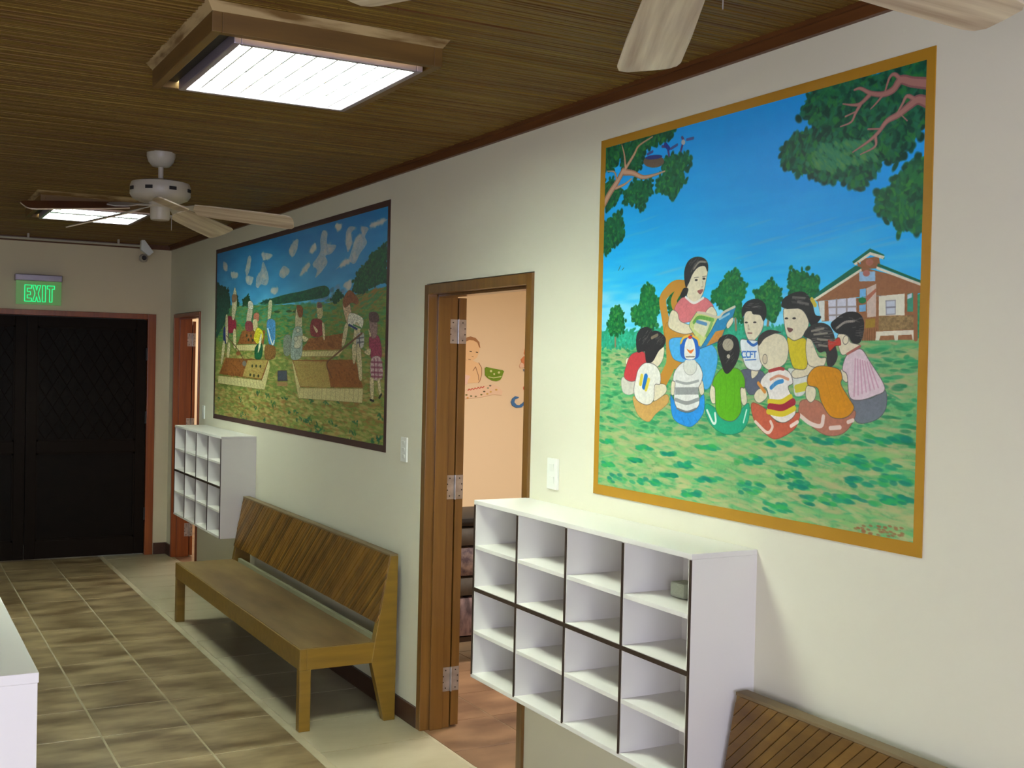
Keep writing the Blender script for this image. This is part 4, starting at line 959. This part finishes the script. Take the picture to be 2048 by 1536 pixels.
# ---------------------------------------------------------------- ceiling fans
def fan(label, xc, yc, a0, pitch):
    z = 2.442; t = thing('ceiling_fan', label, 'ceiling fan', (xc, yc, 2.33), 'five bladed ceiling fans')
    fm = M['fan']
    part(MB().lathe([(.066, 0), (.066, -.02), (.058, -.045), (.04, -.066), (.018, -.07)], xc, yc, HC-.004), 'canopy', fm, t, smooth=True)
    part(MB().tube((xc, yc, z+.12), (xc, yc, HC-.06), .0125, 14), 'down_rod', fm, t, smooth=True)
    mo = part(MB().lathe([(.03, .105), (.10, .102), (.134, .092), (.14, .076), (.14, .034), (.128, .016), (.10, .004), (.06, 0)], xc, yc, z+.028, 36), 'motor_housing', fm, t, smooth=True)
    g = MB()
    for k in range(8):
        a = k*pi/4+.2; g.box(-.017, .017, -.003, .003, -.008, .008, Matrix.Translation((xc+.1405*cos(a), yc+.1405*sin(a), z+.085)) @ Matrix.Rotation(a+pi/2, 4, 'Z'))
    part(g, 'vent_slots', M['black'], mo)
    part(MB().lathe([(.055, .03), (.056, .012), (.046, .004), (.046, -.045), (.042, -.055), (.012, -.059)], xc, yc, z, 28), 'switch_housing', fm, t, smooth=True)
    part(MB().tube((xc+.045, yc, z-.03), (xc+.056, yc, z-.03), .004, 8).tube((xc+.054, yc, z-.03), (xc+.054, yc, z-.10), .0012, 6), 'pull_chain', M['steel'], t)
    bl = None
    for k in range(5):
        a = a0+k*2*pi/5
        T = Matrix.Translation((xc, yc, z+.016)) @ Matrix.Rotation(a, 4, 'Z') @ Matrix.Rotation(.103, 4, 'Y') @ Matrix.Rotation(pitch, 4, 'X')
        if bl is None:
            o_ = [(.17, -.052), (.24, -.060), (.45, -.068), (.60, -.070), (.622, -.064), (.634, -.045), (.636, 0), (.634, .045), (.622, .064), (.60, .070), (.45, .068), (.24, .060), (.17, .052), (.155, 0)]
            bl = MB().prism(o_, -.003, .003, 'z').build('blade', M['blade'], t, bevel=.0012)
            bl.data.materials.append(M['blade_top'])
            for p in bl.data.polygons: p.material_index = 1 if p.normal.z > .5 else 0
            br = MB().prism([(.05, -.02), (.12, -.012), (.17, -.035), (.235, -.03), (.26, 0), (.235, .03), (.17, .035), (.12, .012), (.05, .02)], .0032, .0075, 'z').build('blade_iron', fm, bl)
            b, c = bl, br
        else:
            b = copy_of(bl); c = copy_of(br); c.parent = b
        b.matrix_basis = Matrix.Translation(-t.location) @ T
    return t


fan('off-white five bladed ceiling fan hanging beyond the near ceiling light', -1.088, 5.69, radians(-96.6), -.34)
fan('ceiling fan at the top right edge with whitewashed wood blades', -1.088, 1.556, radians(62.2), -.11)

# ---------------------------------------------------------------- conduit with a small spotlight at its end
g = MB().tube((-3.6, 10.1, HC-.05), (-.31, 10.1, HC-.05), .011, 10)
t = thing('conduit_pipe', 'thin white conduit pipe running along the ceiling above the exit doors', 'pipe', (-1.9, 10.1, HC-.05)); part(g, 'pipe', M['fan'], t, smooth=True)
for x in (-3.2, -2.2, -1.2, -.5): part(MB().box(x-.008, x+.008, 10.09, 10.112, HC-.045, HC-.008), 'clip', M['fan'], t)
t = thing('spotlight', 'small white spotlight at the ceiling corner, at the end of the conduit', 'spotlight', (-.29, 10.06, HC-.2))
part(MB().prism([(-.325, HC-.004), (-.30, HC-.004), (-.225, HC-.10), (-.262, HC-.135), (-.33, HC-.085)], 10.03, 10.09), 'bracket', M['plastic'], t, bevel=.003)
part(MB().lathe([(.006, -.036), (.026, -.028), (.036, -.01), (.036, .01), (.026, .028), (.006, .036)], -.305, 10.05, HC-.155, 20), 'lamp_head', M['fan'], t, smooth=True)
part(MB().lathe([(.02, 0), (.016, .008)], seg=16, M=Matrix.Translation((-.305, 10.018, HC-.155)) @ Matrix.Rotation(pi/2, 4, 'X')), 'lens', M['screw'], t, smooth=True)

# ---------------------------------------------------------------- inside the peach room: cut-out wall decorations
YW = 8.4985


def shape(name, pts, col, label, d=.006):
    o = MB().prism(pts, YW-d, YW, 'y').build(name, mat(name+'_paint', col, .6, .2)); return tag(o, label, 'wall decoration', 'cut-out decorations on the peach wall')


def ring(cx, cz, rx, rz, a0=0, a1=360, n=24):
    return [(cx+rx*cos(radians(a0+(a1-a0)*i/n)), cz+rz*sin(radians(a0+(a1-a0)*i/n))) for i in range(n+(0 if a1-a0 >= 360 else 1))]


PX = 1/234.                                          # metres per photo pixel on that wall, across; upright nearly the same


def P_(u, v): return (2.144+(u-970)*.00490, 1.704-(v-735)*.00412)
def C_(x, y): return P_(920+x*.1172, 660+y*.1172)   # from enlarged-crop coordinates


bear = [C_(*p) for p in [(420, 650), (445, 630), (490, 640), (530, 650), (600, 660), (670, 675), (710, 680), (732, 700), (715, 740), (700, 800), (670, 850), (610, 870), (540, 860), (470, 820), (425, 770)]]
t = thing('bear_head_cutout', 'green bear head cut-out on the peach wall', 'wall decoration', (2.15, YW, 1.6), 'cut-out decorations on the peach wall')
part(MB().prism(bear, YW-.008, YW), 'head', mat('bear_green', (122, 158, 44), .5, .3, noise=((104, 138, 30), (30, 30, 30), 3, .3)), t)
pale = mat('bear_face_pale', (206, 216, 150), .5)
for cx, cy, r in ((515, 700, .011), (645, 720, .011), (568, 748, .009)): part(MB().prism(ring(*C_(cx, cy), r, r*.9), YW-.011, YW-.008), 'eye' if r > .01 else 'nose', pale, t)
part(MB().prism([C_(470, 790), C_(560, 806), (C_(690, 780)), C_(680, 800), C_(560, 822), C_(480, 806)], YW-.011, YW-.008), 'mouth', pale, t)
# blue crescent letter C
out = ring(*C_(975, 1228), .060, .052, 40, 330-20); inn = ring(*C_(985, 1222), .040, .034, 40, 310)[::-1]
cpts = [C_(*p) for p in [(990, 1140), (930, 1128), (880, 1170), (858, 1230), (880, 1290), (950, 1328), (1030, 1320), (1090, 1270), (1122, 1215), (1090, 1205), (1050, 1250), (1000, 1285), (950, 1275), (912, 1230), (925, 1180), (975, 1160)]]
shape('letter_c_cutout', cpts, (74, 120, 176), 'blue letter C cut-out low on the peach wall', .010)
shape('red_ball_cutout', ring(*C_(1118, 985), .031, .028), (206, 70, 54), 'red round ball cut-out above the blue letter', .010)
t = thing('teddy_cutout', 'orange teddy cut-out at the right side of the doorway view', 'wall decoration', (2.5, YW, 1.7), 'cut-out decorations on the peach wall')
om = mat('teddy_orange', (226, 150, 104), .6, noise=((214, 130, 88), (20, 20, 20), 3, .3))
part(MB().prism([C_(*p) for p in [(1080, 270), (1140, 250), (1220, 270), (1260, 330), (1240, 400), (1200, 440), (1090, 440), (1060, 380), (1070, 320)]], YW-.010, YW), 'head', om, t)
part(MB().prism([C_(*p) for p in [(1060, 430), (1180, 420), (1260, 450), (1270, 560), (1220, 650), (1080, 650), (1030, 560), (1010, 490)]], YW-.008, YW), 'body', om, t)
part(MB().prism([C_(*p) for p in [(1010, 540), (1050, 560), (1060, 620), (1000, 640), (985, 600)]], YW-.012, YW), 'paw', mat('teddy_pale', (238, 200, 176), .6), t)
part(MB().prism([C_(*p) for p in [(1050, 655), (1130, 650), (1200, 655), (1160, 690), (1120, 715), (1060, 690)]], YW-.011, YW), 'shoes', mat('teddy_grey', (130, 140, 160), .6), t)
for x in (1120, 1180): part(MB().prism(ring(*C_(x, 340), .006, .006, n=10), YW-.012, YW-.010), 'eye', M['edge'], t)
# pale drawing of a baby with a patterned blanket
t = thing('baby_drawing', 'pale drawing of a baby on a patterned blanket on the peach wall', 'wall decoration', (2.0, YW, 1.5), 'cut-out decorations on the peach wall')
sk = mat('drawing_skin', (240, 202, 156), .7, .2); ln = mat('drawing_line', (176, 136, 108), .7, .2)


def outline(pts, r, name, m):
    g = MB()
    for a, b in zip(pts[:-1], pts[1:]): g.tube((a[0], YW-.004, a[1]), (b[0], YW-.004, b[1]), r, 5)
    part(g, name, m, t)


head = [C_(*p) for p in [(60, 200), (110, 145), (180, 125), (250, 145), (310, 200), (335, 280), (320, 380), (290, 470), (220, 530), (130, 530), (70, 470), (40, 330)]]
part(MB().prism(head, YW-.004, YW), 'head', sk, t)
part(MB().prism([C_(*p) for p in [(60, 210), (110, 140), (180, 118), (260, 142), (320, 210), (338, 310), (318, 290), (290, 220), (230, 185), (160, 180), (100, 210)]], YW-.006, YW), 'hair', mat('drawing_hair', (170, 124, 86), .7, .2), t)
part(MB().prism([C_(*p) for p in [(100, 530), (230, 530), (340, 580), (375, 700), (360, 860), (310, 900), (80, 920), (40, 700)]], YW-.003, YW), 'body', sk, t)
outline([C_(*p) for p in [(320, 560), (370, 650), (372, 760), (340, 880), (320, 900)]], .003, 'arm_line', ln); outline([C_(*p) for p in [(230, 700), (270, 630), (320, 780), (325, 860)]], .003, 'bib_line', ln)
for x, y in ((185, 372), (285, 380)): outline([C_(x-16, y), C_(x+16, y+4)], .004, 'eye', M['screw'])
outline([C_(205, 455), C_(232, 462)], .003, 'nose', ln); outline([C_(150, 505), C_(190, 512)], .003, 'mouth', ln)
part(MB().prism([C_(*p) for p in [(80, 760), (160, 780), (190, 800), (150, 860), (140, 930), (80, 940)]], YW-.007, YW), 'sleeve', mat('drawing_pink', (240, 204, 190), .7, .2), t)
part(MB().prism([C_(*p) for p in [(90, 1040), (180, 1010), (560, 930), (640, 960), (720, 1050), (700, 1110), (560, 1100), (400, 1140), (200, 1170), (90, 1180)]], YW-.0065, YW), 'blanket', mat('drawing_blanket', (238, 206, 178), .7, .2), t)
outline([C_(150+i*24, (1040, 1018)[i % 2]-i*5.2) for i in range(12)], .0045, 'zigzag', mat('drawing_red', (206, 84, 70), .7, .2))
for i, (x, y, c) in enumerate([(510, 950, (120, 110, 100)), (475, 990, (150, 160, 130)), (415, 1050, (110, 104, 80)), (370, 1105, (120, 120, 60)), (280, 1135, (130, 130, 90)), (205, 1130, (110, 120, 80)), (130, 1110, (120, 120, 60)), (610, 1018, (206, 168, 80)), (520, 1055, (214, 176, 96)), (150, 1160, (220, 160, 90)), (465, 1090, (206, 170, 90))]):
    part(MB().prism(ring(*C_(x, y), .010, .006, n=8), YW-.0095, YW-.0065), 'motif', mat('motif_%d' % i, c, .7, .2), t)

# stacked cushions just inside the near doorway
fab = mat('mottled_grey_fabric', (158, 142, 138), .8, .2, noise=((96, 84, 92), (26, 26, 26), 4, .14)); dk = mat('dark_grey_fabric', (104, 100, 94), .85, .2, noise=((78, 74, 70), (14, 14, 14), 3, .3)); film = mat('plastic_wrapped_fabric', (142, 122, 128), .25, .6, noise=((70, 60, 74), (22, 22, 9), 4, .12), coat=.7, bump=((14, 14, 9), .9))
t = thing('low_stool', 'dark wooden stool under the cushions inside the near doorway', 'stool', (.95, 6.2, 0))
for x in (.60, 1.30):
    for y in (6.0, 6.4): part(MB().box(x, x+.045, y, y+.045, 0, .12), 'leg', M['edge'], t)
part(MB().box(.59, 1.36, 5.98, 6.46, .12, .15), 'seat', M['edge'], t, bevel=.004)
zz = .151
for i, (h, mm, lb) in enumerate([(.235, film, 'plastic wrapped dark cushion at the bottom of the stack, inside the near doorway'), (.115, dk, 'plain grey cushion second from the bottom of the stack'), (.175, fab, 'mottled pinkish grey cushion in the middle of the stack'), (.115, dk, 'dark grey cushion near the top of the stack'), (.055, M['black'], 'thin black cushion on top of the stack')]):
    o = MB().box(.585, 1.37-.01*i, 5.97, 6.47, zz, zz+h-.004).build('cushion', mm, bevel=min(.03, h*.35), smooth=True); tag(o, lb, 'cushion', 'cushions stacked inside the near doorway'); zz += h
